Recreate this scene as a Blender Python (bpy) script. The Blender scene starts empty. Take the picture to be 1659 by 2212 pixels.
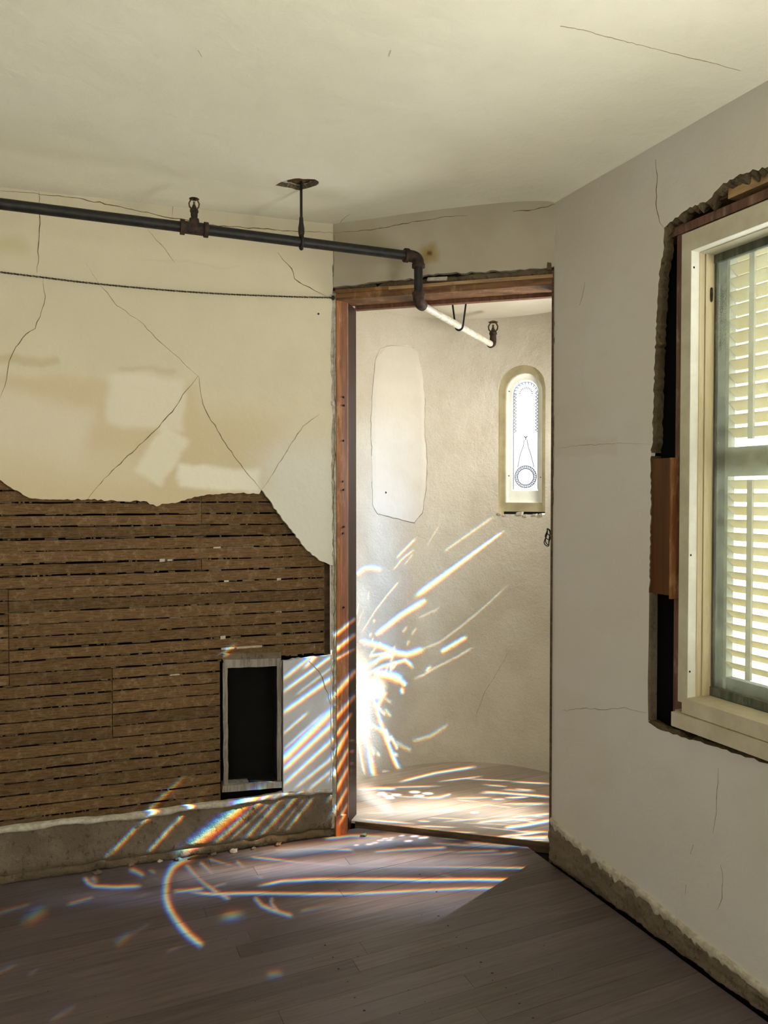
import bpy, bmesh, math, random
import numpy as np
from mathutils import Vector, Matrix, geometry, noise
sc = bpy.context.scene
COL = sc.collection
R = math.radians
random.seed(7)

# ------------------------------------------------------------------ camera, world, exposure
F, CX, CY, PITCH, CAMZ = 1609.0, 829.5, 1106.0, R(1.3), 1.5
cam = bpy.data.cameras.new('camera'); cam_o = bpy.data.objects.new('camera', cam); COL.objects.link(cam_o)
cam.sensor_fit = 'AUTO'; cam.sensor_width = 36; cam.lens = 36 * F / 2212
cam.clip_start = 0.02
cam_o.location = (0, 0, CAMZ); cam_o.rotation_euler = (R(90) - PITCH, 0, 0)
sc.camera = cam_o
w = bpy.data.worlds.new('sky'); sc.world = w; w.use_nodes = True
w.node_tree.nodes['Background'].inputs[0].default_value = (0.97, 1.0, 0.95, 1)
w.node_tree.nodes['Background'].inputs[1].default_value = 5.0
sc.view_settings.view_transform = 'Standard'; sc.view_settings.look = 'None'
sc.view_settings.gamma = 1; sc.view_settings.use_curve_mapping = False
sc.view_settings.exposure = 0.36
try:
    sc.cycles.use_denoising = True
    sc.cycles.max_bounces = 8; sc.cycles.diffuse_bounces = 5; sc.cycles.transparent_max_bounces = 12
except Exception:
    pass

def area_light(name, loc, direction, sx, sy, energy, color, spread=180):
    l = bpy.data.lights.new(name, 'AREA'); l.shape = 'RECTANGLE'; l.size = sx; l.size_y = sy
    l.energy = energy; l.color = color; l.spread = R(spread)
    o = bpy.data.objects.new(name, l); COL.objects.link(o); o.location = loc
    o.rotation_euler = Vector(direction).to_track_quat('-Z', 'Z').to_euler()
    return o
# added fill light, standing for an unseen window behind the camera
area_light('rear_fill', (-0.75, -1.44, 1.45), (0.12, 1, 0.10), 1.3, 1.4, 9, (1.0, 0.96, 0.86))
# daylight through the next window along the right-hand wall, beside the camera
area_light('daylight_side_window', (1.66, 0.62, 1.35), (-0.911, -0.413, 0.5), 0.9, 1.4, 92, (1.0, 0.965, 0.86))
# skylight through the second turret window (out of view behind the right-hand jamb)
area_light('daylight_turret_window', (1.095, 3.40, 1.85), (-1, 0.02, -0.12), 0.22, 0.72, 21, (1.0, 0.965, 0.91))

# ------------------------------------------------------------------ plan of the room
def V2(a): return Vector((a[0], a[1]))
P1 = Vector((-0.221, 3.253)); P2 = Vector((0.683, 3.006))
class Fr:
    """vertical plane: s along, z up, o out of the plane towards the room"""
    def __init__(f, p, e, inside):
        f.p = V2(p); f.e = V2(e).normalized(); f.n = Vector((-f.e.y, f.e.x))
        if (V2(inside) - f.p).dot(f.n) < 0: f.n = -f.n
    def P(f, s, o, z):
        q = f.p + f.e * s + f.n * o
        return Vector((q.x, q.y, z))
    def px(f, x, y, o=0.0):
        d = ray(x, y); p0 = f.p + f.n * o
        t = (p0.dot(f.n)) / (Vector((d.x, d.y)).dot(f.n))
        h = Vector((0, 0, CAMZ)) + d * t
        return ((Vector((h.x, h.y)) - f.p).dot(f.e), h.z)
    def hit(f, x, y, o=0.0):
        s, z = f.px(x, y, o); return f.P(s, o, z)
def ray(px, py):
    x = (px - CX) / F; y = (CY - py) / F
    return Vector((x, math.cos(PITCH) + y * math.sin(PITCH), -math.sin(PITCH) + y * math.cos(PITCH)))
fL = Fr(P1, (-0.949, -0.316), (0, 0))
fD = Fr(P1, P2 - P1, (0, 0))
fR = Fr(P2, (0.413, -0.911), (0, 0))
LD = (P2 - P1).length
TC, TR = Vector((0.43, 3.38)), 0.705            # turret: centre, radius
TZ, TCEIL, CEIL = 0.028, 2.46, 2.665            # turret floor, turret ceiling, ceiling
def cyl_hit(px, py, r=TR):
    d = ray(px, py); a = d.x**2 + d.y**2; b = -2 * (d.x * TC.x + d.y * TC.y); c = TC.dot(TC) - r * r
    t = (-b + math.sqrt(max(b * b - 4 * a * c, 0))) / (2 * a)
    return Vector((0, 0, CAMZ)) + d * t
def floor_hit(px, py, z=0.0):
    d = ray(px, py); t = (z - CAMZ) / d.z
    return Vector((0, 0, CAMZ)) + d * t
def ceil_hit(px, py, z=CEIL): return floor_hit(px, py, z)

# ------------------------------------------------------------------ helpers: objects
def tag(o, label=None, cat=None, group=None, kind=None):
    if label: o['label'] = label
    if cat: o['category'] = cat
    if group: o['group'] = group
    if kind: o['kind'] = kind
    return o
def empty(name, loc):
    o = bpy.data.objects.new(name, None); COL.objects.link(o); o.location = loc; o.empty_display_size = .05
    return o
def build(name, verts, faces, mat, parent=None, uv=None, smooth=False, fix=True):
    me = bpy.data.meshes.new(name)
    me.from_pydata([tuple(v) for v in verts], [], faces); me.update()
    if fix:
        bm = bmesh.new(); bm.from_mesh(me); bmesh.ops.recalc_face_normals(bm, faces=bm.faces); bm.to_mesh(me); bm.free()
    if uv is not None:
        lay = me.uv_layers.new(name='UVMap')
        for l in me.loops: lay.data[l.index].uv = uv[l.vertex_index]
    if smooth:
        for p in me.polygons: p.use_smooth = True
    me.materials.append(mat)
    o = bpy.data.objects.new(name, me); COL.objects.link(o)
    if parent:
        o.parent = parent
        bpy.context.view_layer.update() if False else None
        o.matrix_parent_inverse = Matrix.Translation(-world_loc(parent))
    return o
def world_loc(o):
    p = Vector(o.location)
    if o.parent: p = p + world_loc(o.parent) + o.matrix_parent_inverse.translation
    return p
class MB:
    def __init__(m): m.v = []; m.f = []; m.uv = []
    def add(m, vs, fs, uv=None):
        k = len(m.v); m.v += [Vector(x) for x in vs]; m.f += [tuple(i + k for i in f) for f in fs]
        m.uv += list(uv) if uv else [(0, 0)] * len(vs); return m
    def prism(m, fr, poly, o0, o1):
        n = len(poly)
        vs = [fr.P(s, o1, z) for s, z in poly] + [fr.P(s, o0, z) for s, z in poly]
        fs = [tuple(range(n)), tuple(range(2 * n - 1, n - 1, -1))] + [(i, (i + 1) % n, n + (i + 1) % n, n + i) for i in range(n)]
        return m.add(vs, fs, list(poly) + list(poly))
    def box(m, fr, s0, s1, o0, o1, z0, z1):
        return m.prism(fr, [(s0, z0), (s1, z0), (s1, z1), (s0, z1)], o0, o1)
    def tube(m, pts, r, n=10, cap=True, closed=False):
        pts = [Vector(p) for p in pts]; k = len(pts)
        rs = r if isinstance(r, (list, tuple)) else [r] * k
        ref = None; vs = []; fs = []
        for i, p in enumerate(pts):
            a = pts[(i - 1) % k] if (i > 0 or closed) else p
            b = pts[(i + 1) % k] if (i < k - 1 or closed) else p
            t = (b - a).normalized()
            if ref is None:
                ref = t.orthogonal().normalized()
            ref = (ref - t * ref.dot(t)).normalized(); bi = t.cross(ref)
            for j in range(n):
                th = 2 * math.pi * j / n
                vs.append(p + (ref * math.cos(th) + bi * math.sin(th)) * rs[i])
        for i in range(k if closed else k - 1):
            for j in range(n):
                a, b = i * n + j, i * n + (j + 1) % n
                c, d = ((i + 1) % k) * n + (j + 1) % n, ((i + 1) % k) * n + j
                fs.append((a, b, c, d))
        if cap and not closed:
            fs.append(tuple(range(n - 1, -1, -1))); fs.append(tuple(range((k - 1) * n, k * n)))
        return m.add(vs, fs)
    def lathe(m, c, axis, prof, n=20):
        """prof: list of (height along axis, radius)"""
        axis = Vector(axis).normalized(); c = Vector(c)
        return m.tube([c + axis * h for h, r in prof], [max(r, 1e-5) for h, r in prof], n) if len({round(h, 6) for h, r in prof}) == len(prof) else m.tube([c + axis * (h + 1e-5 * i) for i, (h, r) in enumerate(prof)], [max(r, 1e-5) for h, r in prof], n)
    def build(m, name, mat, parent=None, smooth=False):
        return build(name, m.v, m.f, mat, parent, m.uv, smooth)
def smooth_angle(o, deg=40):
    me = o.data
    for p in me.polygons: p.use_smooth = True
    try: me.set_sharp_from_angle(angle=R(deg))
    except Exception: pass
    return o
def jag(pts, step, amp, seed=0):
    """subdivide a polyline (2-D) and roughen it; end points stay"""
    rnd = random.Random(seed); out = [tuple(pts[0])]
    for a, b in zip(pts, pts[1:]):
        L = math.dist(a, b); n = max(1, int(L / step))
        nx, ny = -(b[1] - a[1]) / max(L, 1e-9), (b[0] - a[0]) / max(L, 1e-9)
        for i in range(1, n + 1):
            t = i / n; k = rnd.uniform(-amp, amp) if i < n else 0
            out.append((a[0] + (b[0] - a[0]) * t + nx * k, a[1] + (b[1] - a[1]) * t + ny * k))
    return out

# ------------------------------------------------------------------ helpers: materials
class NT:
    def __init__(m, name):
        m.mat = bpy.data.materials.new(name); m.mat.use_nodes = True; m.t = m.mat.node_tree
        m.bsdf = m.t.nodes['Principled BSDF']; m.out = m.t.nodes['Material Output']
        m.tc = m.n('ShaderNodeTexCoord')
    def n(m, k): return m.t.nodes.new(k)
    def link(m, a, b): m.t.links.new(a, b)
    def put(m, sock, v):
        if hasattr(v, 'is_output'): m.link(v, sock)
        elif isinstance(v, (tuple, list)) and len(v) == 3 and len(sock.default_value) == 4: sock.default_value = (*v, 1)
        else: sock.default_value = v
    def math(m, op, a, b=0.0, c=0.0, clamp=False):
        k = m.n('ShaderNodeMath'); k.operation = op; k.use_clamp = clamp
        for i, x in enumerate((a, b, c)): m.put(k.inputs[i], x)
        return k.outputs[0]
    def noise(m, scale, detail=4, rough=.55, vec=None, dist=0.0):
        k = m.n('ShaderNodeTexNoise'); k.inputs['Scale'].default_value = scale; k.inputs['Detail'].default_value = detail
        k.inputs['Roughness'].default_value = rough; k.inputs['Distortion'].default_value = dist
        m.link(vec or m.tc.outputs['Object'], k.inputs['Vector']); return k.outputs[0]
    def mapping(m, vec, scale=(1, 1, 1), rot=(0, 0, 0), loc=(0, 0, 0)):
        k = m.n('ShaderNodeMapping'); m.link(vec, k.inputs[0])
        k.inputs['Location'].default_value = loc; k.inputs['Rotation'].default_value = rot; k.inputs['Scale'].default_value = scale
        return k.outputs[0]
    def rng(m, v, a, b, lo=0.0, hi=1.0, smooth=True):
        k = m.n('ShaderNodeMapRange'); k.interpolation_type = 'SMOOTHSTEP' if smooth else 'LINEAR'
        m.put(k.inputs[0], v); k.inputs[1].default_value = a; k.inputs[2].default_value = b
        k.inputs[3].default_value = lo; k.inputs[4].default_value = hi; return k.outputs[0]
    def mix(m, f, a, b, mode='MIX'):
        k = m.n('ShaderNodeMix'); k.data_type = 'RGBA'; k.blend_type = mode
        m.put(k.inputs[0], f); m.put(k.inputs[6], a); m.put(k.inputs[7], b); return k.outputs[2]
    def bump(m, h, strength=.3, dist=.01):
        k = m.n('ShaderNodeBump'); k.inputs['Strength'].default_value = strength; k.inputs['Distance'].default_value = dist
        m.link(h, k.inputs['Height']); m.link(k.outputs[0], m.bsdf.inputs['Normal']); return k.outputs[0]
    def done(m, color=None, rough=.85, spec=.3, metal=0.0):
        if color is not None: m.put(m.bsdf.inputs['Base Color'], color)
        m.put(m.bsdf.inputs['Roughness'], rough); m.bsdf.inputs['Specular IOR Level'].default_value = spec
        m.bsdf.inputs['Metallic'].default_value = metal; return m.mat
def simple(name, a, b=None, scale=20, rough=.7, bump=.2, bscale=60, spec=.3, metal=0.0, lo=.35, hi=.65, stretch=(1, 1, 1)):
    m = NT(name); b = b or tuple(x * .7 for x in a)
    v = m.mapping(m.tc.outputs['Object'], stretch)
    f = m.rng(m.noise(scale, 6, .6, v), lo, hi)
    c = m.mix(f, b, a)
    if bump: m.bump(m.noise(bscale, 6, .65, v), bump, .006)
    return m.done(c, rough, spec, metal)
def rbox(m, vec, cx, cz, hw, hh, ang, soft, wob=None):
    """soft rotated box mask in wall coordinates, 1 inside"""
    v = m.mapping(vec, loc=(-cx, -cz, 0)); v = m.mapping(v, rot=(0, 0, -ang))
    if wob is not None:
        k = m.n('ShaderNodeVectorMath'); k.operation = 'ADD'; m.link(v, k.inputs[0]); m.link(wob, k.inputs[1]); v = k.outputs[0]
    s = m.n('ShaderNodeSeparateXYZ'); m.link(v, s.inputs[0])
    ax = m.rng(m.math('ABSOLUTE', s.outputs[0]), hw - soft, hw + soft, 1, 0)
    az = m.rng(m.math('ABSOLUTE', s.outputs[1]), hh - soft, hh + soft, 1, 0)
    return m.math('MULTIPLY', ax, az)
def wobble(m, vec, scale, amp):
    k = m.n('ShaderNodeTexNoise'); k.inputs['Scale'].default_value = scale; k.inputs['Detail'].default_value = 3; m.link(vec, k.inputs['Vector'])
    a = m.n('ShaderNodeVectorMath'); a.operation = 'SUBTRACT'; m.link(k.outputs[1], a.inputs[0]); a.inputs[1].default_value = (.5, .5, .5)
    b = m.n('ShaderNodeVectorMath'); b.operation = 'SCALE'; m.link(a.outputs[0], b.inputs[0]); b.inputs['Scale'].default_value = amp
    return b.outputs[0]

def plaster(name, base, alt, big=2.2, patches=(), bump=.12, rough=.8, fine=.06, grit=.06):
    """painted plaster; patches: (px frame coords already converted) s,z,hw,hh,ang,soft,colour,alpha in UV metres"""
    m = NT(name); uv = m.tc.outputs['UV']; ob = m.tc.outputs['Object']
    c = m.mix(m.rng(m.noise(big, 5, .5), .36, .66), alt, base)
    c = m.mix(m.math('MULTIPLY', m.rng(m.noise(9, 6, .7), .45, .75), .25), c, tuple(x * .82 for x in base))
    wb = wobble(m, uv, 9, .05)
    for (s, z, hw, hh, ang, soft, col, al) in patches:
        f = rbox(m, uv, s, z, hw, hh, ang, soft, wb)
        c = m.mix(m.math('MULTIPLY', f, al), c, col)
    k = m.noise(260, 3, .6)
    c = m.mix(m.rng(k, .3, .7, 0, fine, False), c, (.25, .22, .16))
    h = m.math('ADD', m.math('MULTIPLY', m.noise(7, 6, .6), .8), m.math('MULTIPLY', m.noise(90, 5, .7), grit))
    m.bump(h, bump, .05)
    return m.done(c, rough, .25)

CREAM = (.60, .545, .40); TAN = (.52, .45, .31); WHITE_ = (.66, .62, .50)
def Lp(x, y): return fL.px(x, y)
def patch(fr, x0, y0, x1, y1, ang, soft, col, al):
    (s0, z0), (s1, z1) = fr.px(x0, y0), fr.px(x1, y1)
    return ((s0 + s1) / 2, (z0 + z1) / 2, abs(s1 - s0) / 2, abs(z1 - z0) / 2, ang, soft, col, al)
LEFT_PATCHES = [
    patch(fL, -200, 800, 430, 1120, 0, .03, (.55, .455, .30), .9),
    patch(fL, 300, 880, 600, 1090, 0.1, .09, (.53, .44, .28), .8),
    patch(fL, -60, 850, 195, 990, .25, .04, WHITE_, .55),
    patch(fL, 235, 808, 400, 930, .05, .02, WHITE_, .8),
    patch(fL, -60, 960, 330, 1040, .1, .05, (.6, .53, .38), .6),
    patch(fL, 315, 925, 385, 1045, .55, .015, (.68, .64, .5), .85),
    patch(fL, 383, 1006, 560, 1058, .06, .015, (.72, .69, .57), .9),
    patch(fL, -20, 765, 130, 790, 0, .012, (.45, .37, .22), .6),
    patch(fL, 255, 790, 380, 806, 0, .01, (.45, .38, .25), .5),
    patch(fL, -20, 510, 60, 550, 0, .03, (.42, .38, .18), .5),
    patch(fL, 310, 560, 520, 580, 0, .012, (.4, .35, .24), .35),
    patch(fL, 560, 960, 740, 1230, 0, .10, (.60, .59, .53), .8),
]
M = {}
M['plaster_left'] = plaster('plaster_left', CREAM, (.56, .51, .37), 2.4, LEFT_PATCHES)
M['plaster_panel'] = plaster('plaster_panel', (.50, .505, .50), (.45, .455, .45), 3)
# header: with a brown scorch stain
sx, sz = fD.px(928, 547)
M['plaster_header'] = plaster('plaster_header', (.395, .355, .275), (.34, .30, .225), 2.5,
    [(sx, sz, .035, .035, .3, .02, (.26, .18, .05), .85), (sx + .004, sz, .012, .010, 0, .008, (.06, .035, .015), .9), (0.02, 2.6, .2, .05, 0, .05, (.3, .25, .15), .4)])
M['plaster_right'] = plaster('plaster_right', (.56, .535, .495), (.525, .485, .42), 1.6,
    [patch(fR, 1150, 985, 1420, 1560, 0, .02, (.575, .545, .51), .5), patch(fR, 1190, 955, 1330, 982, 0, .01, (.48, .44, .38), .35)])
M['plaster_turret'] = plaster('plaster_turret', (.62, .57, .46), (.56, .505, .395), 5, bump=.45, fine=.3, grit=.22)
M['plaster_turret_patch'] = plaster('plaster_turret_patch', (.615, .575, .485), (.585, .54, .445), 6)
M['ceiling'] = plaster('ceiling_paint', (.745, .73, .62), (.71, .69, .57), 1.4, bump=.2)
M['ceiling_turret'] = plaster('turret_ceiling_paint', (.66, .62, .50), (.60, .56, .44), 3)
M['rear'] = plaster('rear_wall_paint', (.50, .45, .35), (.45, .40, .30), 2)
M['dark'] = simple('cavity_shade', (.004, .003, .0025), (.002, .0015, .001), rough=1, bump=0)  # near-black base colour paints in the deep shade of hollows and gaps

def lath_mat():
    m = NT('lath_wood'); uv = m.tc.outputs['UV']; ob = m.tc.outputs['Object']
    oi = m.n('ShaderNodeObjectInfo')
    g = m.noise(18, 8, .65, m.mapping(uv, (1, 14, 1)))
    c = m.mix(m.rng(g, .3, .7), (.070, .038, .015), (.165, .100, .044))
    c = m.mix(m.math('MULTIPLY', m.rng(m.noise(34, 8, .75), .48, .68), .75), c, (.21, .145, .078))   # dry plaster dust
    c = m.mix(m.math('MULTIPLY', m.rng(m.noise(70, 6, .8), .55, .7), .7), c, (.045, .028, .014))
    k = m.math('MULTIPLY_ADD', oi.outputs['Random'], .45, .78)
    s = m.n('ShaderNodeCombineColor')
    for i in range(3): m.link(k, s.inputs[i])
    c = m.mix(1.0, c, s.outputs[0], 'MULTIPLY')
    m.bump(m.math('ADD', m.noise(80, 8, .75), m.math('MULTIPLY', g, .5)), .55, .008)
    return m.done(c, .9, .15)
M['lath'] = lath_mat()
def wood(name, a, b, axis_stretch=(1, 1, .06), scale=55, rough=.6, worn=None, wornamt=.5, bump=.25, spec=.35):
    m = NT(name); v = m.mapping(m.tc.outputs['Object'], axis_stretch)
    g = m.noise(scale, 7, .65, v, .3); c = m.mix(m.rng(g, .32, .68), a, b)
    if worn: c = m.mix(m.math('MULTIPLY', m.rng(m.noise(22, 8, .75, m.mapping(m.tc.outputs['Object'], (1, 1, .35))), .5, .66), wornamt), c, worn)
    m.bump(g, bump, .006); return m.done(c, rough, spec)
M['jamb_orange'] = wood('stripped_orange_wood', (.14, .048, .014), (.28, .118, .040), worn=(.46, .27, .14), wornamt=.5)
M['jamb_brown'] = wood('brown_stained_wood', (.095, .036, .017), (.17, .072, .036), worn=(.30, .15, .09), wornamt=.3)
M['jamb_dark'] = wood('dark_maroon_wood', (.012, .004, .0035), (.024, .008, .006), rough=.45, worn=(.09, .03, .022), wornamt=.2)
M['head_wood'] = wood('worn_head_wood', (.075, .032, .010), (.19, .088, .030), axis_stretch=(.08, .3, 1), worn=(.36, .21, .10), wornamt=.45)
M['head_tan'] = wood('tan_raw_wood', (.22, .13, .055), (.38, .25, .12), axis_stretch=(.08, .3, 1), worn=(.2, .1, .05))
M['old_wood'] = wood('grey_old_wood', (.12, .10, .08), (.27, .24, .20), worn=(.42, .39, .34), wornamt=.4)
M['threshold'] = wood('black_brown_wood', (.035, .018, .008), (.10, .055, .024), axis_stretch=(.1, .3, 1), rough=.7)
M['red_stud'] = wood('red_brown_stud', (.07, .030, .020), (.16, .078, .052), worn=(.38, .28, .2), wornamt=.4)
M['block'] = wood('orange_stained_board', (.065, .022, .005), (.10, .037, .009), scale=25, rough=.4, bump=.08)
def mortar(name, a, b, c):
    m = NT(name); ob = m.tc.outputs['Object']
    col = m.mix(m.rng(m.noise(9, 5, .6), .35, .65), b, a)
    col = m.mix(m.math('MULTIPLY', m.rng(m.noise(55, 7, .75, m.mapping(ob, (1, 1, .55))), .52, .68), .75), col, c)
    col = m.mix(m.math('MULTIPLY', m.rng(m.noise(130, 4, .7), .6, .72), .5), col, tuple(min(x * 1.5, 1) for x in a))
    m.bump(m.math('ADD', m.noise(45, 8, .75), m.math('MULTIPLY', m.noise(150, 4, .7), .5)), 1.0, .012)
    return m.done(col, .95, .1)
M['rough'] = mortar('brown_coat_mortar', (.235, .185, .13), (.17, .132, .088), (.055, .04, .023))
M['rough_dark'] = mortar('dark_mortar', (.19, .145, .09), (.13, .098, .06), (.035, .026, .015))
M['plaster_raw'] = simple('raw_white_plaster', (.47, .43, .355), (.33, .29, .225), 40, .95, .6, 80, .1)
M['crack'] = simple('crack_shadow', (.20, .15, .075), (.08, .055, .03), 60, 1, 0)
M['crack_soft'] = simple('hairline_crack', (.33, .28, .19), (.22, .18, .11), 60, 1, 0)
M['iron'] = simple('black_iron_pipe', (.016, .016, .012), (.007, .007, .006), 30, .5, .15, 90, .35, .1)
M['rust'] = simple('rusty_cast_iron', (.055, .028, .017), (.014, .010, .008), 38, .7, .5, 90, .35, .2)
M['galv'] = simple('galvanised_steel', (.72, .69, .58), (.50, .47, .38), 28, .42, .1, 60, .5, .25)
M['brass'] = simple('tarnished_brass', (.13, .085, .035), (.045, .028, .014), 50, .5, .2, 90, .5, .7)
M['rope'] = simple('twisted_rope_fibre', (.22, .18, .11), (.05, .04, .03), 90, .95, .3, 300, .1)
M['wire'] = simple('black_wire', (.012, .012, .014), (.006, .006, .007), 40, .5, 0)
M['nail'] = simple('rusty_nail', (.035, .025, .022), (.02, .015, .012), 60, .8, 0)
M['frame_cream'] = simple('cream_window_paint', (.49, .46, .35), (.42, .385, .28), 12, .6, .12, 60)
M['frame_white'] = simple('white_paint_and_lit_return', (.78, .775, .69), (.70, .69, .60), 14, .5, .1, 60)  # also whitens the casing return, putting its light into the colour
M['jamb_tan'] = wood('tan_window_jamb', (.50, .41, .24), (.60, .51, .33), rough=.6, worn=(.36, .27, .14), wornamt=.35, bump=.1)
M['sash_dark'] = wood('dirty_green_sash_and_shade', (.045, .05, .035), (.10, .10, .07), rough=.7, worn=(.22, .23, .18), wornamt=.35)  # dark green, with shade at the window's foot put into the colour
M['shutter_frame'] = simple('grey_green_shutter_paint', (.34, .345, .27), (.24, .25, .19), 18, .7, .2, 50)
M['olive'] = simple('olive_tan_shaded', (.30, .255, .145), (.24, .20, .11), 14, .7, .1, 60)  # tan darkened to olive: backlit shade put into the colour
M['lead'] = simple('lead_came', (.16, .155, .20), (.12, .115, .15), 40, .5, 0)
M['sill_cream'] = simple('cream_sill_paint', (.50, .45, .345), (.42, .37, .27), 9, .65, .2, 40)

def slat_mat():
    m = NT('cream_slat_paint'); ob = m.tc.outputs['Object']
    c = m.mix(m.rng(m.noise(20, 5, .6), .35, .65), (.58, .53, .36), (.70, .66, .48))
    tr = m.n('ShaderNodeBsdfTranslucent'); m.put(tr.inputs[0], (.75, .68, .42))
    mx = m.n('ShaderNodeMixShader'); mx.inputs[0].default_value = .5
    m.done(c, .6, .3); m.link(m.bsdf.outputs[0], mx.inputs[1]); m.link(tr.outputs[0], mx.inputs[2]); m.link(mx.outputs[0], m.out.inputs[0])
    return m.mat
M['slat'] = slat_mat()
def glass_mat(name, haze, hazecol, spots=True, clear=(1, 1, 1)):
    """thin pane: lets light pass straight, with a grimy scattering film"""
    m = NT(name); ob = m.tc.outputs['Object']
    tr = m.n('ShaderNodeBsdfTransparent'); gl = m.n('ShaderNodeBsdfGlossy'); gl.inputs['Roughness'].default_value = .06; m.put(tr.inputs[0], clear)
    df = m.n('ShaderNodeBsdfTranslucent'); m.put(df.inputs[0], hazecol)
    d2 = m.n('ShaderNodeBsdfDiffuse'); m.put(d2.inputs[0], hazecol)
    a0 = m.n('ShaderNodeMixShader'); a0.inputs[0].default_value = .35; m.link(df.outputs[0], a0.inputs[1]); m.link(d2.outputs[0], a0.inputs[2])
    f = m.rng(m.noise(14, 7, .65), .3, .75, haze * .5, haze * 1.3)
    if spots: f = m.math('ADD', f, m.rng(m.noise(150, 4, .6, m.mapping(ob, (1, 1, .45))), .66, .74, 0, .35), clamp=True)
    a = m.n('ShaderNodeMixShader'); m.link(f, a.inputs[0]); m.link(tr.outputs[0], a.inputs[1]); m.link(a0.outputs[0], a.inputs[2])
    b = m.n('ShaderNodeMixShader'); b.inputs[0].default_value = .05; m.link(a.outputs[0], b.inputs[1]); m.link(gl.outputs[0], b.inputs[2])
    m.link(b.outputs[0], m.out.inputs[0]); return m.mat
M['glass_dirty'] = glass_mat('grimy_window_glass', .17, (.72, .82, .68))
M['glass_clear'] = glass_mat('leaded_glass', .05, (.95, .96, 1.0), False, (.50, .51, .53))
M['jewel'] = glass_mat('glass_jewel', .12, (.9, .92, 1.0), False, (.8, .82, .86))

def floor_mat(name, a, b, tint, gloss=.42):
    m = NT(name); ob = m.tc.outputs['Object']
    oi = m.n('ShaderNodeObjectInfo')
    ang = math.atan2(.4, .917)
    v = m.mapping(m.mapping(ob, rot=(0, 0, -ang)), (.9, 16, 1))
    g = m.noise(5, 6, .6, v)
    c = m.mix(m.rng(g, .3, .7), a, b)
    c = m.mix(m.rng(m.noise(2.2, 4, .5), .4, .65, 0, .7), c, tint)
    k = m.math('MULTIPLY_ADD', oi.outputs['Random'], .34, .82)
    s = m.n('ShaderNodeCombineColor')
    for i in range(3): m.link(k, s.inputs[i])
    c = m.mix(1.0, c, s.outputs[0], 'MULTIPLY')
    m.bump(g, .05, .004)
    return m.done(c, m.rng(m.noise(6, 5, .6, v), .3, .7, gloss - .08, gloss + .14), .4)
M['floor'] = floor_mat('worn_painted_floor', (.070, .053, .048), (.106, .082, .076), (.092, .076, .080))
M['floor_turret'] = floor_mat('turret_floor_paint', (.30, .235, .175), (.40, .325, .255), (.36, .305, .25), .5)

M['rim'] = mortar('broken_edge_mortar', (.17, .13, .075), (.10, .075, .042), (.02, .015, .009))
# ------------------------------------------------------------------ the shell
Lend = P1 + fL.e * 2.6; Rend = P2 + fR.e * 4.6
RL, RR = Vector((Lend.x, -1.5)), Vector((Rend.x, -1.5))
ROOM = [Lend, P1, P2, Rend, RR, RL]
def clip_poly(poly, p, n):
    """keep the side where (q - p).n >= 0"""
    out = []
    for i in range(len(poly)):
        a, b = poly[i], poly[(i + 1) % len(poly)]
        da, db = (a - p).dot(n), (b - p).dot(n)
        if da >= 0: out.append(a)
        if da * db < 0: out.append(a + (b - a) * (da / (da - db)))
    return out
BX = Vector((.917, .4)).normalized(); BY = Vector((-BX.y, BX.x))     # board direction and its normal
TH0, TH1 = Vector((-.101, 3.329)), Vector((.69, 3.134))              # riser of the turret floor
THn = Vector(((TH1 - TH0).y, -(TH1 - TH0).x)).normalized()
if THn.y > 0: THn = -THn

# floor: sub-floor slab with every board a part
def flat_slab(name, poly, z0, z1, mat, parent=None):
    n = len(poly)
    vs = [(p.x, p.y, z1) for p in poly] + [(p.x, p.y, z0) for p in poly]
    fs = [tuple(range(n)), tuple(range(2 * n - 1, n - 1, -1))] + [(i, (i + 1) % n, n + (i + 1) % n, n + i) for i in range(n)]
    return build(name, vs, fs, mat, parent, [(p.x, p.y) for p in poly] * 2)
big = [Vector((-2.75, -1.55)), Vector((2.65, -1.55)), Vector((2.65, 4.3)), Vector((-2.75, 4.3))]
floor = tag(flat_slab('floor', big, -.12, -.024, M['dark']), kind='structure')
nails = MB(); rb = random.Random(3)
o_ref = floor_hit(944, 1978); y_ref = Vector((o_ref.x, o_ref.y)).dot(BY)
def boards(keep, z, mat, parent, k0, k1, th, w=.0716, joints=True):
    for k in range(k0, k1):
        y0 = y_ref - w / 2 + k * w; y1 = y0 + w - .0009
        cuts = [-4, rb.uniform(-1.6, -.2), rb.uniform(.3, 1.2), 4] if joints and k % 3 else [-4, rb.uniform(-.9, 1.0), 4]
        for a, b in zip(cuts, cuts[1:]):
            q = [BX * x + BY * y for x, y in ((a + .0005, y0), (b - .0005, y0), (b - .0005, y1), (a + .0005, y1))]
            for p, n in keep:
                q = clip_poly(q, p, n)
                if len(q) < 3: break
            if len(q) < 3: continue
            dz = rb.uniform(-.0004, .0004)
            flat_slab('floor_board', q, z - th, z + dz, mat, parent)
keep_room = [(P1 + fL.n * -.035, fL.n), (TH0 + THn * -.0, THn), (P2 + fR.n * .007, fR.n), (Vector((0, .35)), Vector((0, 1)))]
boards(keep_room, 0, M['floor'], floor, -31, 16, .02)
flat_slab('floor_board', clip_poly([Vector((-2.69, -1.5)), Vector((2.58, -1.5)), Vector((2.58, .35)), Vector((-2.69, .35))], P2, fR.n), -.02, 0, M['floor'], floor)
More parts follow.
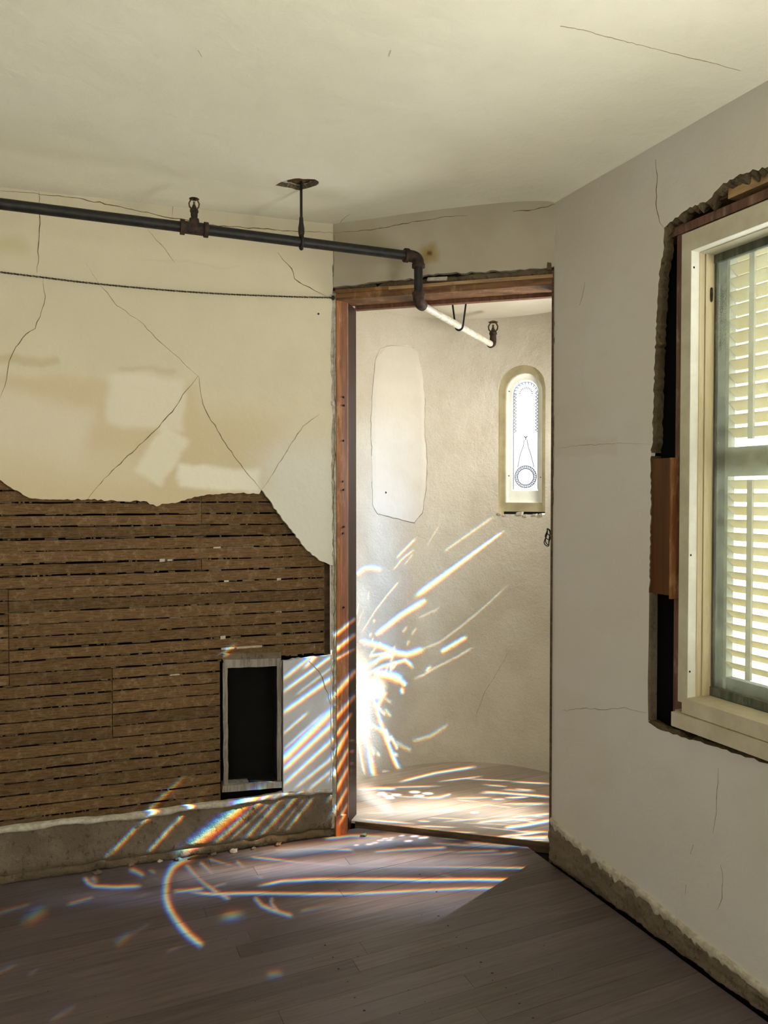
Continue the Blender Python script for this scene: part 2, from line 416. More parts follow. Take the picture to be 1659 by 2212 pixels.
for row0, dirn, n in ((floor_hit(944, 1978), Vector((.413, -.911)), 14), (floor_hit(700, 2040), Vector((.413, -.911)), 9), (floor_hit(908, 1888), Vector((.413, -.911)), 3)):
    for i in range(n):
        p = Vector((row0.x, row0.y)) + dirn * (.0716 * i) + Vector((rb.uniform(-.006, .006), rb.uniform(-.006, .006)))
        r = rb.uniform(.0022, .0036)
        nails.add([(p.x + r * math.cos(t) * 1.3, p.y + r * math.sin(t), .0012) for t in [j * math.pi / 4 for j in range(8)]] + [(p.x, p.y, .0018)], [(j, (j + 1) % 8, 8) for j in range(8)])
for i in range(46):
    p = floor_hit(rb.uniform(60, 1250), rb.uniform(1950, 2200))
    if (Vector((p.x, p.y)) - P2).dot(fR.n) < .03: continue
    r = rb.uniform(.0012, .0024)
    nails.add([(p.x + r * math.cos(t), p.y + r * math.sin(t), .0012) for t in [j * math.pi / 3 for j in range(6)]] + [(p.x, p.y, .002)], [(j, (j + 1) % 6, 6) for j in range(6)])
tag(nails.build('nail_heads', M['nail'], floor), kind='stuff')

# turret floor (one step up), riser, threshold strip
ft = tag(flat_slab('floor_turret', [TC + Vector((math.cos(t), math.sin(t))) * (TR + .03) for t in [i * math.tau / 72 for i in range(72)] if (TC + Vector((math.cos(t), math.sin(t))) * (TR + .03) - TH0).dot(THn) < -.02], -.05, TZ - .012, M['dark']), kind='structure')
tk = [(TH0 + THn * .004, -THn)]
for i in range(40):
    t = i * math.tau / 40; d = Vector((math.cos(t), math.sin(t)))
    tk.append((TC + d * (TR + .012), -d))
boards(tk, TZ, M['floor_turret'], ft, -6, 30, .011, joints=False)
ed = (TH1 - TH0).normalized()
thp = [TH0 - ed * .03 + THn * .005, TH1 + ed * .06 + THn * .005, TH1 + ed * .06 - THn * .012, TH0 - ed * .03 - THn * .012]
tag(flat_slab('trim_1', thp, -.02, TZ - .003, M['threshold']), kind='structure')

# ceiling with the broken hole round the hanger rod, and a slight cove along the right wall
def ceil_z(x, y):
    o = max((Vector((x, y)) - P2).dot(fR.n), 0)
    t = 1 - min(o, .22) / .22; ss = min(max((o - .25) / .8, 0), 1); ss = ss * ss * (3 - 2 * ss)
    return CEIL + .004 + .022 * math.sqrt(max(1 - t * t, 0)) * (1 - ss) - .004 * ss
hc = ceil_hit(640, 398, CEIL + .004); HZ = ceil_z(hc.x, hc.y)
rh = random.Random(5)
HOLE = []
for (x, y) in ((593, 400), (604, 392), (620, 387), (640, 385), (662, 386), (678, 389), (689, 394), (683, 401), (668, 408), (650, 411), (628, 408), (608, 405)):
    p = ceil_hit(x, y, HZ); HOLE.append((p.x + rh.uniform(-.006, .006), p.y + rh.uniform(-.006, .006)))
HOLE = jag(HOLE + [HOLE[0]], .015, .004, 9)[:-1]
def inside(pt, poly):
    x, y = pt; c = False
    for i in range(len(poly)):
        (x0, y0), (x1, y1) = poly[i - 1][:2], poly[i][:2]
        if (y0 > y) != (y1 > y) and x < (x1 - x0) * (y - y0) / (y1 - y0) + x0: c = not c
    return c
def cdt(outer, holes, inner):
    vs = [Vector(p) for p in outer]; ed_ = [(i, (i + 1) % len(outer)) for i in range(len(outer))]
    for h in holes:
        k = len(vs); vs += [Vector(p) for p in h]; ed_ += [(k + i, k + (i + 1) % len(h)) for i in range(len(h))]
    vs += [Vector(p) for p in inner]
    V, _, Fc, *_r = geometry.delaunay_2d_cdt(vs, ed_, [], 0, 1e-5)
    out = []
    for f in Fc:
        c = sum((V[i] for i in f), Vector((0, 0))) / len(f)
        if inside(c, outer) and not any(inside(c, h) for h in holes): out.append(tuple(f))
    return V, out
cpoly = [P1 - fD.e * .05 + fD.n * -.05 - fL.n * .0 + Vector((-.0, .0)), P2 + fD.e * .10 + fD.n * -.04, Rend + fR.n * -.06, RR + Vector((.05, -.05)), RL + Vector((-.05, -.05)), Lend + fL.n * -.05]
inner = []
for i in range(60):
    for j, o in enumerate((0, .01, .025, .045, .07, .1, .13, .16, .22, .35, .5, .7, .9, 1.15, 1.4, 1.8)):
        q = P2 + fR.e * (-.3 + i * .085) + fR.n * o
        if inside(q, cpoly) and (q - Vector((hc.x, hc.y))).length > .11: inner.append(q)
for i in range(40):
    for j in range(36):
        q = Vector((-2.6 + i * .12 + .01 * (j % 2), -1.4 + j * .13))
        if inside(q, cpoly) and (q - P2).dot(fR.n) > 1.85 and (q - Vector((hc.x, hc.y))).length > .12: inner.append(q)
cv, cf = cdt(cpoly, [HOLE], inner)
k = len(cv); cw = [(p.x, p.y, ceil_z(p.x, p.y) + .0016 * noise.noise((p.x * 5, p.y * 5, 0))) for p in cv]
cw += [(x, y, HZ + .10) for x, y in HOLE] ; nh = len(HOLE)
# find hole verts in the CDT output
hid = [min(range(k), key=lambda i: (cv[i].x - x) ** 2 + (cv[i].y - y) ** 2) for x, y in HOLE]
cf2 = cf + [(hid[i], hid[(i + 1) % nh], k + (i + 1) % nh, k + i) for i in range(nh)]
ceiling = tag(build('ceiling', cw, cf2, M['ceiling'], None, [(p[0], p[1]) for p in cw], fix=False), kind='structure')
smooth_angle(ceiling, 35)
flat_slab('roof_board', [Vector((x, y)) for x, y in ((-2.8, -1.6), (2.8, -1.6), (2.8, 4.4), (-2.8, 4.4))], CEIL + .10, CEIL + .16, M['dark'], ceiling)
# broken plaster rim and two ceiling laths inside the hole
rim = MB()
for i in range(nh):
    a = Vector((*HOLE[i], 0)); b = Vector((*HOLE[(i + 1) % nh], 0)); c = Vector((hc.x, hc.y, 0))
    ai = a + (c - a) * rh.uniform(.12, .4); bi = b + (c - b) * rh.uniform(.12, .4)
    rim.add([(a.x, a.y, HZ + .001), (b.x, b.y, HZ + .001), (bi.x, bi.y, HZ + .014), (ai.x, ai.y, HZ + .014)], [(0, 1, 2, 3)])
rim.build('broken_plaster_rim', M['rough_dark'], ceiling)
for k_ in range(3):
    c = Vector((hc.x, hc.y)) + Vector((0, -.05 + .045 * k_))
    flat_slab('ceiling_lath', [c + Vector((-.16, -.017)), c + Vector((.16, -.017)), c + Vector((.16, .017)), c + Vector((-.16, .017))], HZ + .022, HZ + .03, M['lath'], ceiling)

# rear and side walls (behind the camera), with an opening added for daylight
fW = Fr(Lend, RL - Lend, (0, 0)); fB = Fr(RL, RR - RL, (0, 0)); fE = Fr(Rend, RR - Rend, (0, 0))
tag(MB().box(fW, -.1, (RL - Lend).length + .1, -.1, 0, -.1, 2.75).build('wall_side', M['rear']), kind='structure')
tag(MB().box(fE, -.1, (RR - Rend).length + .1, -.1, 0, -.1, 2.75).build('wall_corner', M['rear']), kind='structure')
bl = (RR - RL).length; w0, w1 = -.75 + .7 - RL.x - 1.4, -.75 + .7 - RL.x
mb = MB(); mb.box(fB, -.1, w0, -.1, 0, -.1, 2.75); mb.box(fB, w1, bl + .1, -.1, 0, -.1, 2.75); mb.box(fB, w0, w1, -.1, 0, -.1, .72); mb.box(fB, w0, w1, -.1, 0, 2.18, 2.75)
tag(mb.build('wall_rear', M['rear']), kind='structure')

# ------------------------------------------------------------------ left wall: backing, laths, plaster, mortar band, cracks
wl = tag(MB().box(fL, -.0, 2.75, -.18, -.10, -.1, 2.8).build('wall_left', M['dark']), kind='structure')
VX0, VX1, VY0, VY1 = 478, 610, 1427, 1712      # vent frame outline
brk = [(-10, 1028), (30, 1058), (70, 1077), (130, 1079), (190, 1078), (260, 1083), (310, 1082), (338, 1094), (350, 1088), (385, 1085), (420, 1073), (480, 1066), (520, 1065), (560, 1067), (565, 1058), (580, 1077), (600, 1108), (630, 1145), (660, 1185), (690, 1211), (719, 1221)]
edge = [fL.px(*p) for p in brk]
edge = jag([(3.0, edge[0][1] + .25)] + edge, .012, .0032, 4)
edge[-1] = (0.002, edge[-1][1])
# keep the plaster clear of the corner edge where it has crumbled
corner = jag([(0.002, edge[-1][1]), (.008, 1.6), (.004, 1.9), (.012, 2.1), (.006, 2.36), (.0, 2.40), (.0, 2.70)], .03, .004, 8)
poly = edge + corner + [(3.0, 2.70)]
MB().prism(fL, poly, -.024, 0).build('plaster', M['plaster_left'], wl)
# right-hand piece beside the vent opening
pp = jag([fL.px(612, 1428), fL.px(640, 1424), fL.px(672, 1420), fL.px(700, 1418), fL.px(718, 1415)], .012, .003, 2) + [fL.px(718, 1702)] + jag([fL.px(718, 1704), fL.px(660, 1708), fL.px(612, 1712)], .015, .002, 3)
MB().prism(fL, pp, -.024, 0).build('plaster', M['plaster_panel'], wl)
# laths
zr0 = fL.px(435, 1208, -.03)[1]; PIT = .0476
rl = random.Random(11)
base_top = jag([fL.px(-40, 1797), fL.px(130, 1777), fL.px(260, 1768), fL.px(400, 1745), fL.px(560, 1726), fL.px(600, 1722)], .02, .003, 5)
STUD = [fL.px(x, 1300, -.03)[0] for x in (-420, -200, 18, 241, 436, 600)]
def brk_z(s):
    for a, b in zip(edge, edge[1:]):
        if min(a[0], b[0]) <= s <= max(a[0], b[0]): return a[1] + (b[1] - a[1]) * ((s - a[0]) / (b[0] - a[0] + 1e-9))
    return 2.0
sv0, sv1 = fL.px(VX1, 1560, -.03)[0], fL.px(VX0 - 2, 1560, -.03)[0]
zv_t, zv_b = fL.px(545, 1420, -.03)[1], fL.px(545, 1705, -.03)[1]
s_end = fL.px(701, 1300, -.03)[0]
def lath(s0, s1, z0, z1, o, tilt):
    """a split lath: ragged long edges, twelve to forty faces"""
    n = max(3, int(abs(s1 - s0) / .07)); vs = []; uv = []
    for i in range(n + 1):
        s = s0 + (s1 - s0) * i / n; dz = tilt * (s - s0); do = rl.uniform(-.0012, .0012)
        a = z0 + dz + rl.uniform(-.0016, .0014); b = z1 + dz + rl.uniform(-.0012, .0016)
        vs += [fL.P(s, o + do, a), fL.P(s, o + do + .0006, b), fL.P(s, o - .008, b), fL.P(s, o - .008, a)]
        uv += [(s, a), (s, b), (s, b), (s, a)]
    fs = [(0, 1, 2, 3), (4 * n + 3, 4 * n + 2, 4 * n + 1, 4 * n)]
    for i in range(n):
        for j in range(4): fs.append((4 * i + j, 4 * i + (j + 1) % 4, 4 * i + 4 + (j + 1) % 4, 4 * i + 4 + j))
    return build('lath', vs, fs, M['lath'], wl, uv)
def key(x0, x1, y, h=7, mat='plaster_raw'):
    (s0, z0), (s1, _) = fL.px(x0, y, -.03), fL.px(x1, y, -.03)
    hz = h / F * 1.5; z0 = zr0 + round((z0 - zr0) / PIT) * PIT
    MB().prism(fL, [(s0, z0 - hz), (s1, z0 - hz * .8), (s1, z0 + hz), (s0, z0 + hz * .9)], -.045, -.0275).build('plaster_key', M[mat], wl)
gaps = []
for k in range(-23, 8):
    z0 = zr0 + k * PIT; z1 = z0 + PIT
    if z0 < .16: continue
    zc = (z0 + z1) / 2
    in_vent = zv_b - .05 < zc < zv_t + .004
    right = sv1 if in_vent else s_end
    grp = (k + 40) // 6
    yr = 1208 - (k + .5) * 24.8
    js = [s for i, s in enumerate(STUD) if s > right + .12 and ((i == 2 and 1255 < yr < 1455) or (i == 3 and 1435 < yr < 1570) or (i == 4 and (yr < 1135 or 1205 < yr < 1240)) or (i in (0, 1) and grp % 2))]
    cuts = sorted([right] + js + [2.55])
    for a, b in zip(cuts, cuts[1:]):
        if brk_z((a + b) / 2) < z0 - .03 and brk_z(a) < z0 - .03 and brk_z(b) < z0 - .03: continue
        gap = rl.choice((.0048, .0055, .0062, .007, .009)); gaps.append((a, b, z0))
        lath(a + .0012, b - .0012, z0 + gap * .5, z1 - gap * .5, -.029 + rl.uniform(-.0015, .0015), rl.uniform(-.0016, .0016))
for a in ((345, 356, 1208), (362, 372, 1209, 4), (461, 477, 1184, 4), (482, 520, 1184, 3, 'rough'), (524, 548, 1184, 4, 'rough'), (598, 607, 1256, 6), (524, 546, 1258, 4, 'rough'), (484, 494, 1258, 4),
          (596, 608, 1327, 5), (596, 608, 1349, 5, 'rough'), (596, 608, 1373, 6, 'rough'), (476, 487, 1377, 8), (478, 566, 1398, 5), (484, 495, 1331, 4, 'rough'), (498, 520, 1376, 3, 'rough'), (367, 388, 1452, 3), (366, 390, 1334, 3, 'rough')):
    key(*a)
crumbs = MB()
for a, b, z in gaps:
    s_ = a
    while s_ < min(b, 1.75):
        L_ = rl.choice((.004, .006, .01, .02, .05)) * rl.uniform(.6, 1.5)
        if rl.random() < .62:
            h_ = rl.uniform(.0018, .0046); o_ = rl.uniform(-.036, -.0265); zc_ = z + rl.uniform(-.0012, .0022)
            crumbs.prism(fL, [(s_, zc_ - h_), (s_ + L_, zc_ - h_ * rl.uniform(.5, 1)), (s_ + L_, zc_ + h_ * rl.uniform(.3, 1)), (s_, zc_ + h_ * .8)], -.046, o_)
        s_ += L_ + rl.uniform(0, .03)
tag(crumbs.build('mortar_crumbs', M['rough_dark'], wl), kind='stuff')
# studs seen at the joints
for s in STUD[1:]: MB().box(fL, s - .022, s + .022, -.099, -.062, zv_t + .03 if s == STUD[5] else .05, 1.75).build('stud', M['threshold'], wl)
MB().box(fL, .004, s_end - .001, -.099, -.048, .15, 1.9).build('stud', M['threshold'], wl)  # dark recessed strip put in for the shade beside the door casing
# rough mortar band where the baseboard was
def band(fr, top, bot, o, mat, name, parent, ds=.012, nz=14, amp=.006, seed=0, extra=None):
    """displaced grid between two polylines given as (s,z), sorted by s"""
    def at(pl, s):
        for a, b in zip(pl, pl[1:]):
            if a[0] <= s <= b[0]: return a[1] + (b[1] - a[1]) * ((s - a[0]) / (b[0] - a[0] + 1e-9))
        return pl[-1][1] if s > pl[-1][0] else pl[0][1]
    s0, s1 = top[0][0], top[-1][0]; n = int((s1 - s0) / ds); vs = []; uv = []; fs = []
    for i in range(n + 1):
        s = s0 + (s1 - s0) * i / n; zt, zb = at(top, s), at(bot, s)
        for j in range(nz + 1):
            t = j / nz; z = zb + (zt - zb) * t
            d = amp * noise.fractal((s * 14 + seed, z * 14, seed), 1.0, 2.0, 4) + .5 * amp * noise.noise((s * 60, z * 60, seed))
            if extra: d += extra(s, t)
            if j in (0, nz): d -= .004
            vs.append(fr.P(s, o + d, z)); uv.append((s, z))
        vs.append(fr.P(s, o - .03, zt)); uv.append((s, zt)); vs.append(fr.P(s, o - .03, zb)); uv.append((s, zb))
    m_ = nz + 3
    for i in range(n):
        for j in range(nz): fs.append((i * m_ + j, i * m_ + j + 1, (i + 1) * m_ + j + 1, (i + 1) * m_ + j))
        fs.append((i * m_ + nz, i * m_ + nz + 1, (i + 1) * m_ + nz + 1, (i + 1) * m_ + nz))
        fs.append((i * m_ + nz + 2, i * m_, (i + 1) * m_, (i + 1) * m_ + nz + 2))
    return build(name, vs, fs, mat, parent, uv, smooth=True, fix=False)
bt = sorted([fL.px(x, y) for x, y in ((718, 1708), (650, 1712), (610, 1716), (560, 1727), (400, 1747), (260, 1768), (130, 1778), (-40, 1800))] + [(2.6, .18)])
bt = jag(bt, .03, .002, 6)
bb = sorted([(s, .012 + .010 * noise.noise((s * 9, 3, 1))) for s in [i * .02 for i in range(0, 132)]])
bb = [(s, max(z, .004)) for s, z in bb]
band(fL, bt, bb, -.004, M['rough'], 'mortar_band', wl, amp=.005, extra=lambda s, t: -.012 * max(0, (t - .9) / .1) - (.012 if t < .12 else 0))
# pale ledge left from the baseboard top
lt = [(s, z + .007) for s, z in bt]; lb = [(s, z - .010 - .006 * (noise.noise((s * 7, 0, 2)) > 0)) for s, z in bt]
band(fL, lt, lb, .003, M['plaster_raw'], 'plaster_ledge', wl, nz=3, amp=.004, seed=4)
bb2 = [(s, .030 + .012 * noise.noise((s * 16, 5, 1))) for s in [i * .02 for i in range(0, 132)]]
band(fL, bb2, [(s, .001) for s, z in bb2], .006, M['rough_dark'], 'mortar_foot', wl, ds=.008, nz=4, amp=.010, seed=9)

def crack(fr, pts, wpx, parent, mat='crack', o=0.0004, seed=0, step=.02, amp=.003, hit=None, nrm=None):
    """a thin dark fissure: narrow, tapered at both ends"""
    if hit is None:
        p2 = jag([fr.px(*p) for p in pts], step, amp, seed); pos = [fr.P(s, o, z) for s, z in p2]
        nrm = Vector((fr.n.x, fr.n.y, 0)); nr = [nrm] * len(pos)
    else:
        p2 = jag(pts, 9, 1.2, seed); pos = [hit(*p) for p in p2]
        nr = [nrm or Vector((TC.x - q.x, TC.y - q.y, 0)).normalized() for q in pos]; pos = [q + n * .0012 for q, n in zip(pos, nr)]
    rnd = random.Random(seed + 1); vs = []; n = len(pos)
    for i, q in enumerate(pos):
        a, b = pos[max(i - 1, 0)], pos[min(i + 1, n - 1)]
        t = (b - a).normalized(); side = t.cross(nr[i]).normalized()
        wd = wpx / F * 1.05 * min(1, .25 + 3.0 * min(i, n - 1 - i) / n) * rnd.uniform(.55, 1.25)
        vs += [q + side * wd - nr[i] * .001, q + side * wd * .6 + nr[i] * .0003, q - side * wd * .6 + nr[i] * .0003, q - side * wd - nr[i] * .001]
    fs = []
    for i in range(n - 1):
        for j in range(3): fs.append((4 * i + j, 4 * i + j + 1, 4 * i + 5 + j, 4 * i + 4 + j))
    return build('crack', vs, fs, M[mat], parent, fix=False)
crack(fL, [(84, 415), (86, 470), (84, 520), (80, 590)], 3.0, wl, seed=1)
crack(fL, [(93, 600), (98, 640), (90, 670), (76, 710), (56, 722), (34, 750), (20, 780), (14, 820), (0, 860)], 2.6, wl, seed=2)
crack(fL, [(186, 570), (215, 615), (232, 632), (252, 660), (310, 700), (345, 738), (378, 766), (414, 800), (430, 814)], 2.4, wl, 'crack_soft', seed=3)
crack(fL, [(428, 812), (395, 852), (372, 890), (335, 930), (300, 962), (260, 1002), (225, 1034), (190, 1078)], 3.0, wl, seed=4)
crack(fL, [(430, 814), (436, 860), (444, 886), (470, 930), (505, 985), (540, 1030), (565, 1060)], 2.8, wl, seed=5)
crack(fL, [(565, 1058), (592, 1020), (625, 965), (655, 920), (690, 895)], 2.2, wl, seed=6)
crack(fL, [(600, 545), (612, 562), (630, 580), (636, 602), (655, 615), (680, 628), (706, 640)], 3.6, wl, seed=7)
crack(fL, [(320, 498), (346, 526), (362, 546), (380, 570)], 2.4, wl, 'crack_soft', seed=8)
crack(fL, [(668, 1428), (690, 1452), (700, 1475), (714, 1520)], 3.0, wl, seed=9)
crack(fL, [(0, 412), (60, 416), (180, 430), (330, 462), (450, 486), (600, 497), (720, 503)], 3.4, wl, seed=10)
crack(fL, [(434, 1074), (436, 1125)], 4, wl, seed=11, o=-.0275)
crack(fL, [(372, 470), (374, 440), (380, 416)], 1.6, wl, 'crack_soft', seed=12)
def hit_ceil(x, y):
    p = ceil_hit(x, y)
    for _i in range(3): p = ceil_hit(x, y, ceil_z(p.x, p.y))
    return p
DOWN = Vector((0, 0, -1))
for i, pts in enumerate(([(1210, 56), (1260, 64), (1330, 84), (1420, 106)], [(1420, 106), (1480, 122), (1540, 136), (1600, 152)], [(722, 496), (738, 476), (756, 462)], [(845, 108), (840, 122)], [(428, 108), (436, 122)])):
    crack(None, pts, 1.0, ceiling, 'crack_soft', seed=60 + i, hit=hit_ceil, nrm=DOWN)
MB().tube([fL.hit(688, 678, -.002), fL.hit(688, 678, .003)], .0045, 8).build('nail_hole', M['nail'], wl)

# ------------------------------------------------------------------ door wall: header, right-hand return, frame pieces
zh_t = 2.388
wd = tag(MB().box(fD, -.01, LD + .36, -.15, -.024, zh_t + .004, 2.75).box(fD, LD + .012, LD + .40, -.115, -.03, -.05, 2.75).build('wall_front', M['dark']), kind='structure')
low = jag([(0, 2.402), (.2, 2.410), (.38, 2.413), (.42, 2.425), (.52, 2.424), (.62, 2.418), (.86, 2.414), (LD, 2.416)], .02, .004, 12)
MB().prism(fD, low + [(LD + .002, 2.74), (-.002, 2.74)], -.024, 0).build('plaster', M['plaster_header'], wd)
band(fD, [(0, 2.408), (LD, 2.420)], [(0, zh_t - .002), (LD, zh_t - .002)], -.016, M['rough_dark'], 'broken_plaster_edge', wd, ds=.008, nz=4, amp=.010, seed=3)
MB().prism(fD, [(.415, 2.398), (.50, 2.394), (.502, 2.409), (.42, 2.411)], -.012, .002).build('plaster_key', M['plaster_raw'], wd)
crack(fD, [(720, 503), (800, 497), (850, 487), (900, 478), (950, 470), (1010, 466)], 2.6, wd, seed=21)
crack(fD, [(1108, 457), (1140, 455), (1170, 448), (1205, 441)], 3.4, wd, seed=22)
crack(fD, [(721, 505), (721, 570), (720, 632)], 2.4, wd, seed=23)

fr_ = tag(empty('door_1', fD.P(.05, -.03, 0)), kind='structure')
# head: front tan strip, brown strip, soffit
HW = MB().box(fD, .012, LD - .006, -.125, -.004, 2.346, 2.388).build('head_board', M['head_wood'], fr_)
MB().box(fD, .25, LD - .006, -.02, .003, 2.372, 2.386).build('head_strip', M['head_tan'], fr_)
MB().box(fD, .012, .26, -.02, .002, 2.374, 2.389).build('head_strip', M['head_wood'], fr_)
MB().box(fD, .06, LD - .006, -.155, -.126, 2.33, 2.40).build('head_stop', M['jamb_brown'], fr_)
# left jamb, plan outline found from where its edges show
def jx(px, depth): X = (px - CX) / F * depth; return Vector((X, depth))
A0, A1, A2, B0, B1 = jx(727, 3.258), jx(739, 3.272), jx(751, 3.290), jx(752.5, 3.305), jx(769.5, 3.405)
def pole(name, pts, z0, z1, mat, parent, back=.03):
    a, b = pts; d = (b - a).normalized(); nn = Vector((d.y, -d.x))
    if nn.dot(a) > 0: nn = -nn
    q = [a, b, b - nn * back, a - nn * back]
    vs = [(p.x, p.y, z) for z in (z0, z1) for p in q]
    return build(name, vs, [(0, 1, 2, 3), (7, 6, 5, 4), (0, 1, 5, 4), (1, 2, 6, 5), (2, 3, 7, 6), (3, 0, 4, 7)], mat, parent)
pole('jamb_edge', (A0, A1), .0, 2.372, M['jamb_orange'], fr_)
pole('jamb_lining', (A1, A2), .0, 2.372, M['jamb_brown'], fr_)
pole('jamb_bead', (A2, B0), .06, 2.35, M['jamb_orange'], fr_, .012)
pole('jamb_stop', (B0, B1), .0, 2.345, M['jamb_dark'], fr_, .05)
pole('jamb_foot', (jx(725, 3.24), jx(748, 3.268)), .0, .085, M['jamb_orange'], fr_, .02)
# screw holes on the lining
for (x, y) in ((743, 858), (744, 876), (743, 952), (741, 1040), (743, 1058), (743, 1138), (741, 1152), (742, 1312)):
    d = ray(x, y); t = 3.2745 / d.y; p = Vector((0, 0, CAMZ)) + d * t
    MB().tube([p + Vector((-.004, .004, 0)), p + Vector((.0035, -.0035, 0))], .0042, 7).build('screw_hole', M['wire'], fr_)
# crumbled plaster edge and raw stud between plaster and jamb
fe = Fr(P1, A0 - P1, (0, 0)); el = (A0 - P1).length
band(Fr(P1 + Vector((-.012, -.002)), Vector((1, .15)), (0, 0)), [(0, 2.39), (.024, 2.39)], [(0, .0), (.024, .0)], -.004, M['plaster_raw'], 'crumbled_edge', wl, ds=.004, nz=240, amp=.010, seed=5)
crack(Fr(P1 + Vector((-.012, -.006)), Vector((1, .15)), (0, 0)), [(721, 680), (722, 800), (724, 900), (722, 1000), (721, 1130), (723, 1300), (721, 1420), (720, 1560), (719, 1700)], 2.6, wl, seed=31, step=.03, amp=.004)
# right-hand edge of the opening: thin dark raw wood
MB().box(fD, LD - .010, LD - .001, -.10, .001, .0, 2.40).build('jamb_edge', M['threshold'], fr_)
crack(fD, [(1203, 570), (1198, 700), (1200, 820), (1196, 1000), (1194, 1120)], 3.4, fr_, seed=33, o=.0022, step=.03, amp=.004)
MB().prism(fD, [(LD - .030, 2.405), (LD - .012, 2.402), (LD - .012, 2.43), (LD - .028, 2.434)], -.004, .004).build('rough_chip', M['rough_dark'], fr_)

# ------------------------------------------------------------------ turret: round wall, ceiling, window_2
W1c = cyl_hit(1128, 950); TH_W = math.atan2(W1c.y - TC.y, W1c.x - TC.x)
zb_w = cyl_hit(1128, 1111).z; zt_w = cyl_hit(1128, 789).z
HALF = abs(math.atan2(cyl_hit(1077, 950).y - TC.y, cyl_hit(1077, 950).x - TC.x) - math.atan2(cyl_hit(1178, 950).y - TC.y, cyl_hit(1178, 950).x - TC.x)) / 2
TH_W = (math.atan2(cyl_hit(1077, 950).y - TC.y, cyl_hit(1077, 950).x - TC.x) + math.atan2(cyl_hit(1178, 950).y - TC.y, cyl_hit(1178, 950).x - TC.x)) / 2
TH_V = R(2.0)                                   # the second window, behind the right jamb
aL = math.atan2((fD.P(-.07, -.06, 0).y - TC.y), (fD.P(-.07, -.06, 0).x - TC.x))
aR = math.atan2((fD.P(1.26, -.06, 0).y - TC.y), (fD.P(1.26, -.06, 0).x - TC.x))
def TP(a, z, r=TR): return Vector((TC.x + math.cos(a) * r, TC.y + math.sin(a) * r, z))
angs = []
n_a = 130; a_hi = aL if aL > aR else aL + math.tau
for i in range(n_a + 1): angs.append(aR + (a_hi - aR) * i / n_a)
for c in (TH_W, TH_V):
    for i in range(25): angs.append(c + HALF * (i / 12 - 1))
angs = sorted(set(round(a, 5) for a in angs))
arch_r = HALF * TR
def arch_top(a, c):
    u = (a - c) * TR
    return zt_w - arch_r + math.sqrt(max(arch_r ** 2 - u * u, 0))
vs = []; fs = []; uv = []
for a in angs:
    inw = next((c for c in (TH_W, TH_V) if abs(a - c) <= HALF + 1e-4), None)
    lo = zb_w if inw is not None else 1.45; hi = arch_top(a, inw) if inw is not None else 1.9
    rows = [lo * j / 14 for j in range(15)] + [lo + (hi - lo) * j / 6 for j in range(1, 7)] + [hi + (2.50 - hi) * j / 7 for j in range(1, 8)]
    for z in rows:
        fl = .010 * max(0, 1 - z / .14) ** 2
        q = TP(a, z, TR - fl + .0022 * noise.fractal((math.cos(a) * 4, math.sin(a) * 4, z * 4), 1, 2, 3)); vs.append(q); uv.append((a * TR, z))
nr = 15 + 6 + 7
for i in range(len(angs) - 1):
    am = (angs[i] + angs[i + 1]) / 2; op = any(abs(am - c) < HALF for c in (TH_W, TH_V))
    for j in range(nr - 1):
        if op and 14 <= j < 20: continue
        fs.append((i * nr + j, i * nr + j + 1, (i + 1) * nr + j + 1, (i + 1) * nr + j))
wt = tag(build('wall_turret', vs, fs, M['plaster_turret'], None, uv, smooth=True, fix=False), kind='structure')
tag(flat_slab('ceiling_turret', [TC + Vector((math.cos(t), math.sin(t))) * (TR + .05) for t in [i * math.tau / 64 for i in range(64)] if ((TC + Vector((math.cos(t), math.sin(t))) * (TR + .05)) - P1).dot(fD.n) < -.13], TCEIL, TCEIL + .06, M['ceiling_turret']), kind='structure')
# outer shell keeps stray daylight out between the wall skins
# lighter repaired patch
pt = [(842, 748), (880, 744), (902, 760), (911, 800), (917, 860), (918, 940), (922, 1000), (920, 1060), (914, 1105), (895, 1128), (870, 1124), (840, 1115), (815, 1108), (804, 1090), (803, 1000), (801, 900), (806, 830), (812, 775), (822, 755)]
pc = (860, 940); vs = []; fs = []; uv = []
rings = 7; pj = jag(pt + [pt[0]], 12, 1.2, 3)[:-1]; n = len(pj)
for i in range(rings + 1):
    for (x, y) in pj:
        t = 1 - i / (rings + .5); xx = pc[0] + (x - pc[0]) * t; yy = pc[1] + (y - pc[1]) * t
        h = cyl_hit(xx, yy); nv = Vector((TC.x - h.x, TC.y - h.y, 0)).normalized(); vs.append(h + nv * (.0036 if i else .0005)); a = math.atan2(h.y - TC.y, h.x - TC.x); uv.append((a * TR, h.z))
for i in range(rings):
    for j in range(n): fs.append((i * n + j, i * n + (j + 1) % n, (i + 1) * n + (j + 1) % n, (i + 1) * n + j))
fs.append(tuple(rings * n + j for j in range(n)))
build('plaster_patch', vs, fs, M['plaster_turret_patch'], wt, uv, fix=False)
crack(None, [(895, 752), (868, 747), (845, 746), (820, 754), (811, 776), (806, 830), (801, 900), (803, 985)], 1.8, wt, 'crack_soft', seed=41, hit=cyl_hit)
crack(None, [(803, 1040), (804, 1090), (815, 1110), (840, 1116), (870, 1124), (895, 1130), (913, 1108), (920, 1060), (923, 1000)], 2.0, wt, 'crack', seed=42, hit=cyl_hit)
crack(None, [(918, 860), (918, 940), (924, 1000)], 1.6, wt, 'crack_soft', seed=43, hit=cyl_hit)
crack(None, [(1110, 1390), (1080, 1440), (1050, 1490), (1030, 1540), (1027, 1590)], 1.8, wt, 'crack_soft', seed=44, hit=cyl_hit)
MB().tube([cyl_hit(833, 1064) + Vector((0, .002, 0)), cyl_hit(833, 1064) + Vector((0, -.006, 0))], .006, 8).build('nail_hole', M['nail'], wt)

